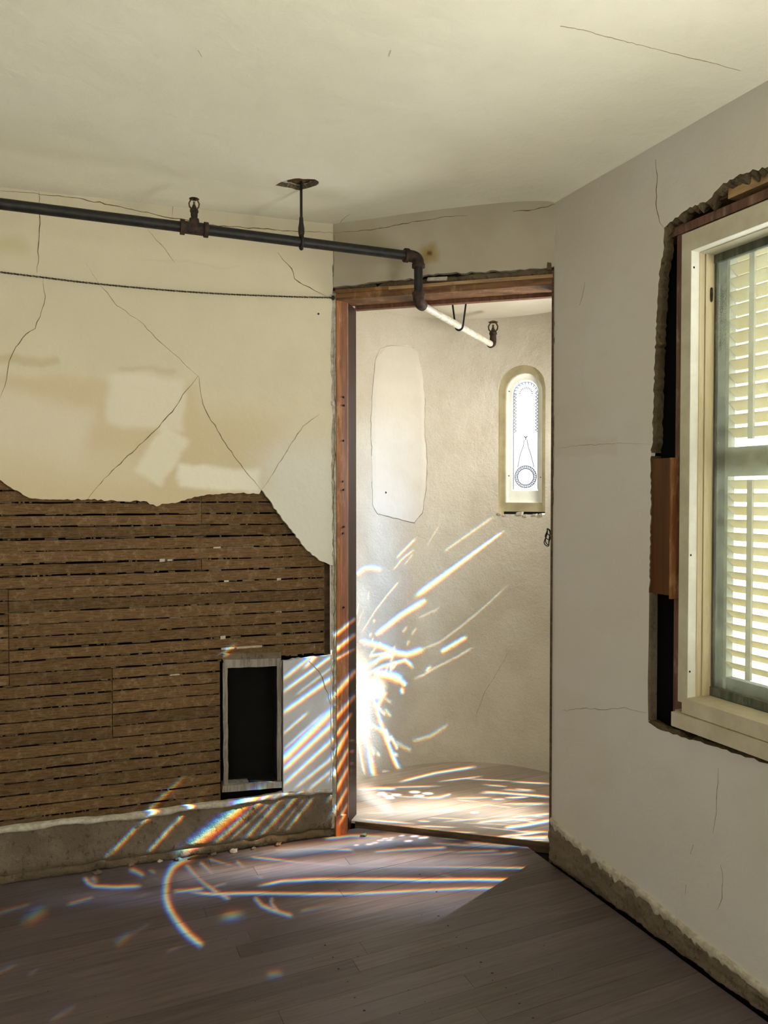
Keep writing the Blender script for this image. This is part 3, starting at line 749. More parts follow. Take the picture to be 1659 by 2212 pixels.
def arch(hw, zb, zt, n=16):
    """outline of an arched opening, (u,z), anticlockwise from bottom left"""
    pts = [(-hw, zb), (hw, zb)]
    for i in range(n + 1):
        t = math.pi * i / n; pts.append((hw * math.cos(t), zt - hw + hw * math.sin(t)))
    return pts
def ring(mb, fr, outer, inner, o0, o1):
    n = len(outer)
    vs = [fr.P(u, o1, z) for u, z in outer] + [fr.P(u, o1, z) for u, z in inner] + [fr.P(u, o0, z) for u, z in outer] + [fr.P(u, o0, z) for u, z in inner]
    fs = []
    for i in range(n):
        j = (i + 1) % n
        fs += [(i, j, n + j, n + i), (2 * n + i, 2 * n + j, 3 * n + j, 3 * n + i), (i, j, 2 * n + j, 2 * n + i), (n + i, n + j, 3 * n + j, 3 * n + i)]
    return mb.add(vs, fs)
def arched_window(name, th, detail):
    c = Vector((TC.x + math.cos(th) * TR, TC.y + math.sin(th) * TR))
    fr = Fr(c, Vector((math.sin(th), -math.cos(th))), (TC.x, TC.y))
    root = tag(empty(name, fr.P(0, 0, zb_w)), kind='structure')
    H = arch_r + .004; z0, z1 = zb_w, zt_w + .002
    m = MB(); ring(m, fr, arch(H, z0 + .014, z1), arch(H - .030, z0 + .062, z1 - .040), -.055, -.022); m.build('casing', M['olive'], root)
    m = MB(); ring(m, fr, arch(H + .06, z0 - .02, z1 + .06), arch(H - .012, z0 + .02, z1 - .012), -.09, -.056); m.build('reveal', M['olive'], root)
    m = MB(); ring(m, fr, arch(H - .028, z0 + .060, z1 - .038), arch(H - .060, z0 + .128, z1 - .072), -.085, -.052); m.build('sash_frame', M['frame_white'], root)
    m = MB(); ring(m, fr, arch(H - .029, z0 + .062, z1 - .039), arch(H - .036, z0 + .066, z1 - .046), -.060, -.040); m.build('bead', M['frame_white'], root)
    gi = arch(H - .058, z0 + .130, z1 - .074)
    MB().prism(fr, gi, -.073, -.070).build('glass_pane', M['glass_clear'], root)
    MB().box(fr, -H + .02, H - .01, -.12, -.04, z0 - .004, z0 + .016).build('sill_gap', M['dark'], root)
    if detail:
        gw = H - .058; gz0 = z0 + .130; gz1 = z1 - .074; r = .0018; o = -.0685
        L = MB()
        def ln(pts, rr=r): L.tube([fr.P(u, o, z) for u, z in pts], rr, 5)
        def circ(u, z, q, n=20, rr=r): L.tube([fr.P(u + q * math.cos(i * math.tau / n), o, z + q * math.sin(i * math.tau / n)) for i in range(n)], rr, 5, closed=True)
        ga = arch(gw - .008, gz0 + .006, gz1 - .008); L.tube([fr.P(u, o, z) for u, z in ga], r * .8, 5, closed=True)
        cz = gz0 + gw * .98; cr = gw * .80
        circ(0, cz, cr * .74, 28, r * 1.1); circ(0, cz, cr * 1.0, 28, r * 1.1)
        jr = cr * .125
        for i in range(16):
            t = i * math.tau / 16; u, z = cr * .87 * math.cos(t), cz + cr * .87 * math.sin(t)
            L.tube([fr.P(u + jr * math.cos(q * math.tau / 10), o, z + jr * math.sin(q * math.tau / 10)) for q in range(10)], r, 5, closed=True)
            MB().prism(fr, [(u + jr * .85 * math.cos(q * math.tau / 8), z + jr * .85 * math.sin(q * math.tau / 8)) for q in range(8)], -.0755, -.066).build('glass_jewel', M['jewel'], root)
        top = gz0 + (gz1 - gz0) * .48
        ln([(0, top - .012), (0, top)], r * 1.6); ln([(0, top), (-.009, top + .008)], r * 1.6); ln([(0, top), (.009, top + .008)], r * 1.6)
        ln([(-.008, top - .012), (-.014, top - .05), (-.03, top - .09), (-.044, cz + cr * .9)]); ln([(.008, top - .012), (.014, top - .05), (.028, top - .09), (.046, cz + cr * .9)])
        for sg in (-1, 1):
            for i in range(13):
                zz = top + .03 + i * .018
                if zz > gz1 - gw: break
                ln([(sg * (gw - .010), zz), (sg * (gw - .022), zz + .010)]); ln([(sg * (gw - .022), zz + .010), (sg * (gw - .010), zz + .016)])
        for i in range(11):
            t = math.pi * (i + .5) / 11; q = gw - .02; zc_ = gz1 - gw
            ln([(q * math.cos(t), zc_ + q * math.sin(t)), ((gw - .007) * math.cos(t + .1), zc_ + (gw - .007) * math.sin(t + .1))])
            ln([(q * .55 * math.cos(t), zc_ + q * .55 * math.sin(t)), (q * .72 * math.cos(t - .08), zc_ + q * .72 * math.sin(t - .08))])
        L.build('lead_came', M['lead'], root)
        for sg, zz in ((-1, z0 + .21), (-1, z1 - .13), (1, z0 + .2)):
            u = sg * (H - .045); MB().tube([fr.P(u, -.053, zz), fr.P(u, -.049, zz)], .003, 7).build('screw', M['nail'], root)
    return root
win2 = arched_window('window_2', TH_W, True)
win3 = arched_window('window_3', TH_V, False)
# broken plaster under the visible sill
for i, (x, y, r_) in enumerate(((1090, 1113, .006), (1122, 1110, .013), (1134, 1114, .008), (1155, 1112, .007), (1168, 1112, .009), (1078, 1110, .007))):
    h = cyl_hit(x, y); nv = Vector((TC.x - h.x, TC.y - h.y, 0)).normalized(); tv = Vector((nv.y, -nv.x, 0))
    rr = random.Random(i); q = []
    for s_ in (-1, 1):
        for t_ in (-1, 1): q.append((s_, t_))
    b = [h + tv * s_ * r_ * rr.uniform(.8, 1.5) + Vector((0, 0, t_ * r_ * rr.uniform(.5, 1))) + nv * d_ for d_ in (-.03, .006) for s_, t_ in ((-1, -1), (1, -1), (1, 1), (-1, 1))]
    build('broken_plaster', b, [(0, 1, 2, 3), (7, 6, 5, 4), (0, 1, 5, 4), (1, 2, 6, 5), (2, 3, 7, 6), (3, 0, 4, 7)], M['plaster_raw'], wt)

# ------------------------------------------------------------------ right wall with the broken window opening
def Rp(x, y, o=0.0): return fR.px(x, y, o)
S_CUT = 1.44
hole_top = [(1434, 492), (1446, 480), (1470, 462), (1490, 447), (1512, 438), (1530, 432), (1542, 416), (1556, 402), (1576, 388), (1605, 376), (1632, 367), (1659, 360), (1700, 352)]
hole_left = [(1402, 1284), (1405, 1130), (1406, 985), (1405, 972), (1410, 955), (1409, 920), (1411, 870), (1412, 830), (1414, 770), (1417, 715), (1420, 660), (1421, 630), (1424, 585), (1432, 545), (1433, 515), (1434, 492)]
hole_bot = [(1720, 1668), (1659, 1650), (1600, 1631), (1540, 1612), (1480, 1594), (1436, 1580), (1420, 1574), (1400, 1560), (1399, 1470), (1401, 1380), (1402, 1284)]
hb = jag([Rp(*p) for p in hole_bot[:7]], .015, .003, 5) + [Rp(*p) for p in hole_bot[7:]]
hl = jag([Rp(*p) for p in hole_left], .010, .0035, 6); ht = jag([Rp(*p) for p in hole_top], .010, .005, 7)
z_hb, z_ht = hb[0][1], ht[-1][1]
hb[0] = (S_CUT, z_hb); ht[-1] = (S_CUT, z_ht)
ZT = 2.72
poly = [(-.002, .06), (S_CUT, .06)] + hb + hl[1:] + ht[1:] + [(S_CUT, ZT), (-.002, ZT)]
rw0, rw1, rz0, rz1 = Rp(1428, 1000, -.03)[0] - .12, 1.40, .70, 2.43
mb = MB(); mb.box(fR, .0, rw0, -.20, -.031, -.1, 2.80); mb.box(fR, rw1, 4.7, -.20, -.031, -.1, 2.80); mb.box(fR, rw0, rw1, -.20, -.031, -.1, rz0); mb.box(fR, rw0, rw1, -.20, -.031, rz1 + .05, 2.80)
wr = tag(mb.build('wall_right', M['dark']), kind='structure')
MB().prism(fR, poly, -.018, 0).build('plaster', M['plaster_right'], wr)
MB().box(fR, S_CUT, 4.6, -.03, 0, .06, ZT).build('plaster', M['plaster_right'], wr)
# crumbling brown coat showing along the broken edge
def rim_strip(pts, name, w_in, o, seed, dirv):
    vs = []; fs = []; rr = random.Random(seed)
    for i, (s, z) in enumerate(pts):
        k1 = rr.choice((.25, .5, .8, 1.0, 1.5)) * rr.uniform(.7, 1.2) * w_in
        vs += [fR.P(s, -.001, z), fR.P(s + dirv[0] * k1 * .5, -.008 + rr.uniform(-.003, .003), z + dirv[1] * k1 * .5), fR.P(s + dirv[0] * k1, o + rr.uniform(-.010, .007), z + dirv[1] * k1), fR.P(s + dirv[0] * k1 * .4, o - .03, z + dirv[1] * k1 * .4)]
    for i in range(len(pts) - 1):
        for j in range(3): fs.append((4 * i + j, 4 * i + j + 1, 4 * i + 5 + j, 4 * i + 4 + j))
    return build(name, vs, fs, M['rim'], wr, fix=False)
hl2 = [p for p in hl if p[1] > Rp(1406, 985)[1]]
rim_strip(hl2, 'broken_plaster_edge', .006, -.014, 3, (1, -.1))
rim_strip([p for p in hl if p[1] <= Rp(1406, 985)[1]] + [], 'broken_plaster_edge', .003, -.016, 4, (1, 0))
rim_strip(ht, 'broken_plaster_edge', .022, -.018, 5, (.25, -1))
rim_strip(hb[:-3], 'broken_plaster_edge', .010, -.016, 6, (0, 1))
bt2 = [Rp(1192, 1776), Rp(1240, 1822), Rp(1300, 1868), Rp(1360, 1912), Rp(1420, 1962), Rp(1500, 2028), Rp(1580, 2090), Rp(1659, 2152)]
bt2 = [(0, bt2[0][1])] + bt2[1:] + [(4.5, .165)]
def rwob(pl, amp, sc_, seed): return [(s, z + amp * noise.fractal((s * sc_, seed, 0), 1, 2, 4)) for s, z in jag(pl, .008, 0, 0)]
top2 = rwob(bt2, .012, 30, 2)
# painted plaster ends at a jagged line; the mortar band sits a little proud beneath it
band(fR, top2, [(s, .016 + .010 * noise.noise((s * 20, 1, 1))) for s, z in top2], .010, M['rough'], 'mortar_band', wr, ds=.008, nz=16, amp=.011, seed=6, extra=lambda s, t: -.006 * max(0, (t - .85) / .15))
lt2 = [(s, z + .020 + .004 * noise.noise((s * 11, 2, 2))) for s, z in bt2]; lt2 = jag(lt2, .02, .002, 3)
lb2 = [(s, z - .002 - .045 * abs(noise.fractal((s * 22, 7, 0), 1, 2, 3)) * (1.5 if s < .12 else 1)) for s, z in jag(bt2, .008, 0, 0)]
band(fR, lt2, lb2, .009, M['plaster_raw'], 'plaster_ledge', wr, ds=.006, nz=4, amp=.004, seed=8)
band(fR, [(0, .040), (4.5, .040)], [(0, .002), (.25, .004), (.5, .014), (4.5, .016)], .002, M['rough_dark'], 'mortar_foot', wr, ds=.010, nz=4, amp=.010, seed=12)
crack(fR, [(1416, 345), (1420, 380), (1417, 440), (1425, 480), (1434, 492)], 2.6, wr, seed=51)
crack(fR, [(1212, 1536), (1260, 1530), (1300, 1533), (1350, 1528), (1398, 1540)], 2.0, wr, 'crack_soft', seed=52)
crack(fR, [(1552, 1660), (1548, 1720), (1545, 1770), (1540, 1800)], 2.0, wr, 'crack_soft', seed=53)
crack(fR, [(1556, 1868), (1562, 1900), (1560, 1940), (1550, 1965)], 2.0, wr, 'crack_soft', seed=54)
crack(fR, [(1498, 1824), (1491, 1845)], 2.2, wr, seed=55); crack(fR, [(1482, 1910), (1480, 1934)], 1.8, wr, seed=56)
crack(fR, [(1200, 968), (1260, 962), (1330, 958), (1405, 960)], 1.4, wr, 'crack_soft', seed=57)
crack(fR, [(1264, 610), (1258, 640), (1252, 660)], 1.6, wr, 'crack_soft', seed=58)

# window_1: pocket, stud, casing, stops, jamb, glass
w1 = tag(empty('window_1', fR.P(.8, -.03, .74)), kind='structure')
def sR(x, o): return fR.px(x, 1069, o)[0]
zt = lambda x, y, o: fR.px(x, y, o)[1]
W_END = 1.36
s_c0, s_c1 = sR(1469, -.012), sR(1489, -.012)
z_c_t = zt(1480, 505, -.012); z_c_b = zt(1462, 1500, -.012)
# dark weight pocket behind the missing casing
MB().box(fR, rw0 - .01, s_c0 + .01, -.20, -.17, .68, 2.48).build('pocket_back', M['dark'], w1)
MB().box(fR, rw0 - .002, W_END + .06, -.19, -.031, 2.405, 2.50).build('lintel', M['threshold'], w1)
s_r0 = sR(1458, -.03)
MB().box(fR, s_r0, s_c0 + .002, -.16, -.03, .735, z_c_t + .045).build('stud', M['red_stud'], w1)
MB().box(fR, rw0 + .005, W_END, -.09, -.026, z_c_t + .012, z_c_t + .040).build('head_batten', M['red_stud'], w1)
hx0 = sR(1570, -.03)
MB().box(fR, hx0, W_END, -.07, -.022, z_c_t + .056, z_c_t + .115).build('head_board', M['head_tan'], w1)
bz1, bz0 = zt(1430, 990, -.006), zt(1430, 1284, -.006)
MB().box(fR, sR(1406, -.006), sR(1449, -.006), -.03, -.006, bz0, bz1).build('wood_block', M['block'], w1)
MB().box(fR, sR(1449, -.006), sR(1454, -.006), -.03, -.002, bz0 - .01, bz1).build('block_edge', M['jamb_orange'], w1)
# plaster return left of the lower pocket
MB().box(fR, sR(1399, 0), sR(1408, 0), -.03, -.001, zt(1402, 1556, 0), bz0).build('plaster_return', M['rough'], w1)
# casing (cream), left and head
MB().box(fR, s_c0, s_c1, -.05, -.010, z_c_b - .02, z_c_t).build('casing', M['frame_cream'], w1)
MB().box(fR, s_c1, W_END, -.05, -.010, zt(1510, 535, -.012), z_c_t).build('casing', M['frame_cream'], w1)
# casing return facing the light, its brightness painted in as white
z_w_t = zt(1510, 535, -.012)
MB().box(fR, s_c1 - .006, s_c1 + .0008, -.046, -.0115, z_c_b - .01, z_w_t + .0008).build('lit_return', M['frame_white'], w1)
MB().box(fR, s_c1, W_END, -.046, -.0115, z_w_t - .0008, z_w_t + .006).build('lit_return', M['frame_white'], w1)
for (y, oo) in ((577, -.022), (1199, -.020), (1450, -.020)):
    x_ = {577: 1501, 1199: 1490, 1450: 1487}[y]; z_ = fR.px(x_, y, oo)[1]; p = fR.P(s_c1, oo, z_); ee = Vector((fR.e.x, fR.e.y, 0))
    MB().tube([p - ee * .002, p + ee * .0016], .0036, 8).build('nail_hole', M['wire'], w1)
# tan sash jamb behind it, in two steps with a groove and the slot of a sash pulley
s_j1 = s_c1 + .003; o_g = -.108
MB().box(fR, s_c0, s_j1, -.067, -.046, z_c_b - .02, z_w_t - .004).build('parting_stop', M['jamb_tan'], w1)
MB().box(fR, s_c0, s_c1, -.072, -.066, z_c_b - .02, z_w_t - .004).build('sash_groove', M['sash_dark'], w1)
MB().box(fR, s_c0, s_j1 + .002, o_g, -.071, z_c_b - .02, z_w_t - .004).build('sash_jamb', M['jamb_tan'], w1)
MB().box(fR, s_c1, W_END, o_g, -.046, z_w_t - .004, z_w_t + .012).build('head_jamb', M['frame_cream'], w1)
pz = fR.px(1534, 637, -.092)[1]
MB().tube([fR.P(s_j1 + .0022, -.094, pz + t) for t in (-.024, -.020, 0, .020, .024)], [.001, .005, .006, .005, .001], 8).build('pulley_slot', M['rust'], w1)
# sash: thin stile, rails, glass
s_s0 = s_j1 - .002
MB().box(fR, s_s0, s_s0 + .012, -.125, o_g, z_c_b, z_w_t - .004).build('sash_stile', M['sash_dark'], w1)
MB().box(fR, s_s0, W_END, -.125, o_g + .004, z_c_b - .02, z_c_b + .028).build('sash_rail', M['sash_dark'], w1)
MB().box(fR, s_s0, W_END, -.125, o_g + .004, z_w_t - .030, z_w_t - .004).build('sash_rail', M['sash_dark'], w1)
MB().box(fR, s_s0 + .008, W_END, -.119, -.116, z_c_b + .02, z_w_t - .02).build('glass_pane', M['glass_dirty'], w1)
# unseen windows added round the side and rear daylight lamps: plain framed panes
for name_, f_, c_ in (('added_window_4', fR, ((Vector((1.71, .62)) - P2).dot(fR.e), 1.35)), ('added_window_5', fB, (-.75 - RL.x, 1.45))):
    wo = tag(empty(name_, f_.P(c_[0], 0, c_[1] - .75)), kind='structure')
    hw_, hh_ = (.45, .70) if f_ is fR else (.65, .70)
    for b in ((c_[0] - hw_ - .1, c_[0] - hw_, c_[1] - hh_ - .1, c_[1] + hh_ + .1), (c_[0] + hw_, c_[0] + hw_ + .1, c_[1] - hh_ - .1, c_[1] + hh_ + .1), (c_[0] - hw_, c_[0] + hw_, c_[1] + hh_, c_[1] + hh_ + .1), (c_[0] - hw_, c_[0] + hw_, c_[1] - hh_ - .1, c_[1] - hh_)):
        MB().box(f_, b[0], b[1], -.02, .03, b[2], b[3]).build('casing', M['frame_cream'], wo)
    MB().box(f_, c_[0] - hw_, c_[0] + hw_, -.02, .02, c_[1] - .02, c_[1] + .02).build('meeting_rail', M['frame_white'], wo)
    MB().box(f_, c_[0] - hw_, c_[0] + hw_, .004, .008, c_[1] - hh_, c_[1] + hh_).build('glass_pane', M['glass_dirty'], wo)
# far jamb (out of frame) closes the opening
MB().box(fR, W_END - .02, W_END + .08, -.20, -.012, .68, 2.45).build('far_jamb', M['frame_cream'], w1)
# stool and apron
zs = zt(1470, 1505, -.0)
MB().box(fR, s_c1 - .008, W_END, -.11, .004, z_c_b - .048, z_c_b - .0).build('sill_rail', M['sill_cream'], w1)
MB().box(fR, s_c0 - .002, W_END, -.13, .016, z_c_b - .098, z_c_b - .052).build('sill', M['sill_cream'], w1)
MB().box(fR, s_c0 - .002, W_END, -.13, .0, z_c_b - .053, z_c_b - .047).build('sill_joint', M['crack_soft'], w1)
# dark exterior sill and side closures
MB().box(fR, s_c0, W_END, -.20, -.10, .66, z_c_b + .0).build('outer_sill', M['sash_dark'], w1)
MB().box(fR, rw0 - .02, s_j1, -.21, -.112, .68, 2.48).build('outer_jamb', M['dark'], w1)
MB().box(fR, s_j1, W_END, -.20, -.112, z_w_t - .004, 2.45).build('outer_head', M['shutter_frame'], w1)

# louvred shutter outside the glass
sh = tag(empty('louvered_shutter', fR.P(.95, -.16, .80)), 'grey-green louvered shutter with cream slats and a tilt rod, hung outside the dusty window glass', 'shutter')
OS = -.165
s_a, s_b = sR(1541, OS), sR(1572, OS); s_end_sh = 1.34
z_top_l, z_mid_t, z_mid_b, z_bot = zt(1580, 537, OS), zt(1580, 966, OS), zt(1580, 1029, OS), zt(1580, 1466, OS)
MB().box(fR, s_a - .02, s_b, OS - .03, OS, z_bot - .06, z_top_l + .10).build('stile', M['shutter_frame'], sh)
MB().box(fR, s_end_sh - .05, s_end_sh, OS - .03, OS, z_bot - .06, z_top_l + .10).build('stile', M['shutter_frame'], sh)
MB().box(fR, s_b, s_end_sh - .05, OS - .03, OS, z_top_l, z_top_l + .10).build('rail', M['shutter_frame'], sh)
MB().box(fR, s_b, s_end_sh - .05, OS - .03, OS, z_mid_b, z_mid_t).build('rail', M['shutter_frame'], sh)
MB().box(fR, s_b, s_end_sh - .05, OS - .03, OS, z_bot - .06, z_bot).build('rail', M['sash_dark'], sh)  # darker than the other rails: its shade is in the colour
def slat(z):
    wd_, th_, a = .0495, .0045, R(37)
    n = Vector((fR.n.x, fR.n.y, 0)); c = fR.P(0, OS - .015, z)
    up = Vector((0, 0, 1)); d = n * math.cos(a) + up * math.sin(a); q = -n * math.sin(a) + up * math.cos(a)
    e3 = Vector((fR.e.x, fR.e.y, 0)); prof = [(-.5, 0), (-.42, .5), (.42, .5), (.5, 0), (.42, -.5), (-.42, -.5)]
    vs = [c + e3 * s + d * (x * wd_) + q * (y * th_) for s in (s_b + .002, s_end_sh - .052) for x, y in prof]
    return build('slat', vs, [tuple(range(6)), tuple(range(11, 5, -1))] + [(i, (i + 1) % 6, 6 + (i + 1) % 6, 6 + i) for i in range(6)], M['slat'], sh)
def slats(za, zb):
    n = round((za - zb) / .0430)
    for i in range(n): slat(za - (i + .5) * (za - zb) / n)
slats(z_top_l - .002, z_mid_t + .024); slats(z_mid_b - .006, z_bot + .018)
s_t0, s_t1 = sR(1619, OS), sR(1630, OS)
for a, b in ((z_mid_t + .022, z_top_l + .005), (z_bot + .012, z_mid_b - .012)):
    MB().box(fR, s_t0, s_t1, OS + .002, OS + .012, a, b).build('tilt_rod', M['frame_cream'], sh)

# ------------------------------------------------------------------ vent opening in the lath
vt = tag(empty('vent_frame', fL.P((sv0 + sv1) / 2, -.02, zv_b)), 'grey wooden frame round a black rectangular hole low in the lath wall', 'vent')
def vbox(x0, x1, y0, y1, o0, o1, name, mat, seed):
    a, b, c, d = (fL.px(x0[0], y0[0]), fL.px(x1[0], y0[1]), fL.px(x1[1], y1[1]), fL.px(x0[1], y1[0]))
    return MB().prism(fL, jag([a, b, c, d, a], .03, .0012, seed)[:-1], o0, o1).build(name, M[mat], vt)
vbox((482, 484), (492, 494), (1434, 1436), (1701, 1703), -.024, -.012, 'frame_side', 'old_wood', 1)
vbox((600, 600), (610, 609), (1428, 1428), (1694, 1694), -.024, -.010, 'frame_side', 'old_wood', 2)
vbox((483, 484), (608, 606), (1427, 1424), (1445, 1440), -.024, -.011, 'frame_head', 'old_wood', 3)
vbox((482, 480), (609, 609), (1699, 1689), (1712, 1702), -.07, -.002, 'frame_foot', 'old_wood', 4)
vbox((482, 482), (609, 609), (1414, 1412), (1428, 1426), -.045, -.016, 'mortar_strip', 'rough', 5)
# near-black lining put in as the shade inside the hole
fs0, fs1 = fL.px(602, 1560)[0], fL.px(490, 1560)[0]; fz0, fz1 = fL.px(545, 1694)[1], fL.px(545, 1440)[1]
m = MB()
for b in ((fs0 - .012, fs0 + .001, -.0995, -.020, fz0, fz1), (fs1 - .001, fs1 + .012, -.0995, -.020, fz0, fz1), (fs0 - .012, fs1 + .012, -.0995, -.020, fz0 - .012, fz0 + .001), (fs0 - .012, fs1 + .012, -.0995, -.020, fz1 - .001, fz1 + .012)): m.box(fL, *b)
m.build('shade_lining', M['dark'], vt)

# ------------------------------------------------------------------ fire-sprinkler pipework
PZ = 2.462
pa = Vector((-1.278, 2.479, PZ)); pb_ = Vector((.133, 3.03, PZ)); pd = (pb_ - pa).normalized()
def on_pipe(px):
    # where the view ray's vertical plane meets the pipe axis
    d = ray(px, 560); k = d.x / d.y; u = (k * pa.y - pa.x) / (pd.x - k * pd.y); return pa + pd * u
pp_ = tag(empty('sprinkler_pipe', on_pipe(420)), 'black iron sprinkler pipe turning down into a galvanised pipe through the doorway', 'pipe')
PR = .0187
elb = on_pipe(888); p_l = pa - pd * .95
tee = on_pipe(420)
o = MB().tube([p_l, tee - pd * .03], PR, 20).tube([tee + pd * .03, elb - pd * .03], PR, 20).build('pipe', M['iron'], pp_); smooth_angle(o)
m = MB().tube([tee - pd * .046, tee + pd * .046], PR + .0035, 20)
m.lathe(tee - pd * .050, pd, [(0, PR + .003), (.001, PR + .0085), (.016, PR + .0085), (.017, PR + .003)])
m.lathe(tee + pd * .033, pd, [(0, PR + .003), (.001, PR + .0085), (.016, PR + .0085), (.017, PR + .003)])
m.tube([tee, tee + Vector((0, 0, .034))], [.021, .017], 16)
smooth_angle(m.build('tee_fitting', M['rust'], pp_))
def sprinkler(base, up, parent, arm_dir, deflect='top', s=1.0):
    up = Vector(up).normalized(); a = Vector(arm_dir); a = (a - up * a.dot(up)).normalized()
    hd = smooth_angle(MB().lathe(base, up, [(0, .011 * s), (.012 * s, .011 * s), (.0125 * s, .0135 * s), (.020 * s, .0135 * s), (.021 * s, .008 * s), (.030 * s, .007 * s)], 12).build('sprinkler_head', M['rust'], parent))
    m = MB()
    for sg in (-1, 1):
        m.tube([base + up * h * s + a * sg * w_ * s for h, w_ in ((.022, .008), (.030, .0145), (.040, .016), (.050, .011), (.057, .003))], .0026 * s, 7)
    smooth_angle(m.build('frame_arm', M['brass'], hd))
    m = MB().tube([base + up * .028 * s, base + up * .046 * s], .0034 * s, 8).lathe(base + up * .030 * s, up, [(0, .003 * s), (.004 * s, .006 * s), (.007 * s, .003 * s)], 8)
    smooth_angle(m.build('fusible_link', M['brass'], hd))
    c = base + up * .0585 * s; t = up.cross(a); vs = [c + up * .003 * s]; n = 24
    for i in range(n):
        r_ = (.0165 if i % 2 else .0125) * s; th = i * math.tau / n
        vs.append(c + (a * math.cos(th) + t * math.sin(th)) * r_ - up * .003 * s)
    vs += [v - up * .0015 * s for v in vs]
    fs = [(0, 1 + i, 1 + (i + 1) % n) for i in range(n)] + [(n + 1, n + 2 + (i + 1) % n, n + 2 + i) for i in range(n)] + [(1 + i, n + 2 + i, n + 2 + (i + 1) % n, 1 + (i + 1) % n) for i in range(n)]
    build('deflector', vs, fs, M['brass'], hd)
    return hd
m = smooth_angle(MB().tube([tee + Vector((0, 0, .028)), tee + Vector((0, 0, .046))], .0115, 12).build('nipple', M['rust'], pp_))
sprinkler(tee + Vector((0, 0, .044)), (0, 0, 1), pp_, (1, .2, 0), s=1.12)
# upper elbow, drop, lower elbow, galvanised run into the turret, end elbow
def bend(p0, d0, p1, d1, r0, k=8):
    """quarter bend from p0 (heading d0) to p1 (heading d1)"""
    L = (p1 - p0).length * .55; pts = []
    for i in range(k + 1):
        t = i / k; a = p0; b = p0 + d0 * L; c = p1 - d1 * L; d = p1
        pts.append(a * (1 - t) ** 3 + b * 3 * t * (1 - t) ** 2 + c * 3 * t * t * (1 - t) + d * t ** 3)
    return pts
def at_depth(px, py, dep): d = ray(px, py); return Vector((0, 0, CAMZ)) + d * (dep / d.y)
g_end = at_depth(1061, 742, 3.85)
e2 = Vector((elb.x + .030, elb.y + .012, 0)); zlow = at_depth(903, 655, e2.y).z
dwn = Vector((0, 0, -1)); e_c = Vector((e2.x, e2.y, PZ))
g0 = Vector((e2.x, e2.y, zlow)); gd = (g_end - g0).normalized(); g_end.z = g0.z; gd = (g_end - g0).normalized()
m = MB().tube(bend(elb - pd * .012, pd, e_c - Vector((0, 0, .034)), dwn, 0), PR + .005, 18)
m.lathe(elb - pd * .030, pd, [(0, PR + .004), (.001, PR + .009), (.017, PR + .009), (.018, PR + .004)]); m.lathe(e_c - Vector((0, 0, .028)), dwn, [(0, PR + .004), (.001, PR + .008), (.015, PR + .008), (.016, PR + .004)])
smooth_angle(m.build('elbow_fitting', M['rust'], pp_))
smooth_angle(MB().tube([e_c - Vector((0, 0, .04)), g0 + Vector((0, 0, .036))], PR - .001, 18).build('drop_pipe', M['iron'], pp_))
m = MB().tube(bend(g0 + Vector((0, 0, .036)), dwn, g0 + gd * .036, gd, 0), PR + .004, 18)
m.lathe(g0 + Vector((0, 0, .044)), dwn, [(0, PR + .002), (.001, PR + .007), (.014, PR + .007), (.015, PR + .002)]); m.lathe(g0 + gd * .028, gd, [(0, .018), (.001, .0225), (.014, .0225), (.015, .018)])
smooth_angle(m.build('elbow_fitting', M['rust'], pp_))
tag(smooth_angle(MB().tube([g0 + gd * .036, g_end], .0150, 18).build('galvanised_pipe', M['galv'], pp_)), 'bright galvanised pipe')
upv = Vector((0, 0, 1))
m = MB().tube(bend(g_end - gd * .008, gd, g_end + gd * .030 + upv * .034, upv, 0), .0175, 14)
m.lathe(g_end - gd * .012, gd, [(0, .016), (.001, .0205), (.011, .0205), (.012, .016)]); m.lathe(g_end + gd * .030 + upv * .028, upv, [(0, .012), (.001, .017), (.010, .017), (.011, .012)])
smooth_angle(m.build('elbow_fitting', M['rust'], pp_))
sprinkler(g_end + gd * .030 + upv * .036, upv, pp_, (1, -.2, 0), s=1.5)

# hanger rod from the hole in the ceiling
hp = on_pipe(651)
hg = tag(empty('pipe_hanger', (hp.x, hp.y, PZ)), 'thin black hanger rod dropping from the broken ceiling hole to a ring around the pipe', 'hanger')
MB().tube([(hp.x, hp.y, PZ + .06), (hp.x, hp.y, CEIL + .095)], .0052, 10).build('rod', M['iron'], hg)
smooth_angle(MB().lathe((hp.x, hp.y, PZ + .022), (0, 0, 1), [(0, .009), (.012, .012), (.03, .012), (.05, .0085), (.07, .0075)], 12).build('turnbuckle', M['iron'], hg))
pn = Vector((-pd.y, pd.x, 0))
m = MB()
m.tube([Vector((hp.x, hp.y, PZ)) + (pn * math.cos(i * math.tau / 24) + Vector((0, 0, 1)) * math.sin(i * math.tau / 24)) * (PR + .004) + pd * 0 for i in range(24)], .0055, 8, closed=True)
m.lathe((hp.x, hp.y, PZ - PR - .012), (0, 0, 1), [(0, .004), (.004, .008), (.010, .008)], 10)
smooth_angle(m.build('ring', M['iron'], hg))
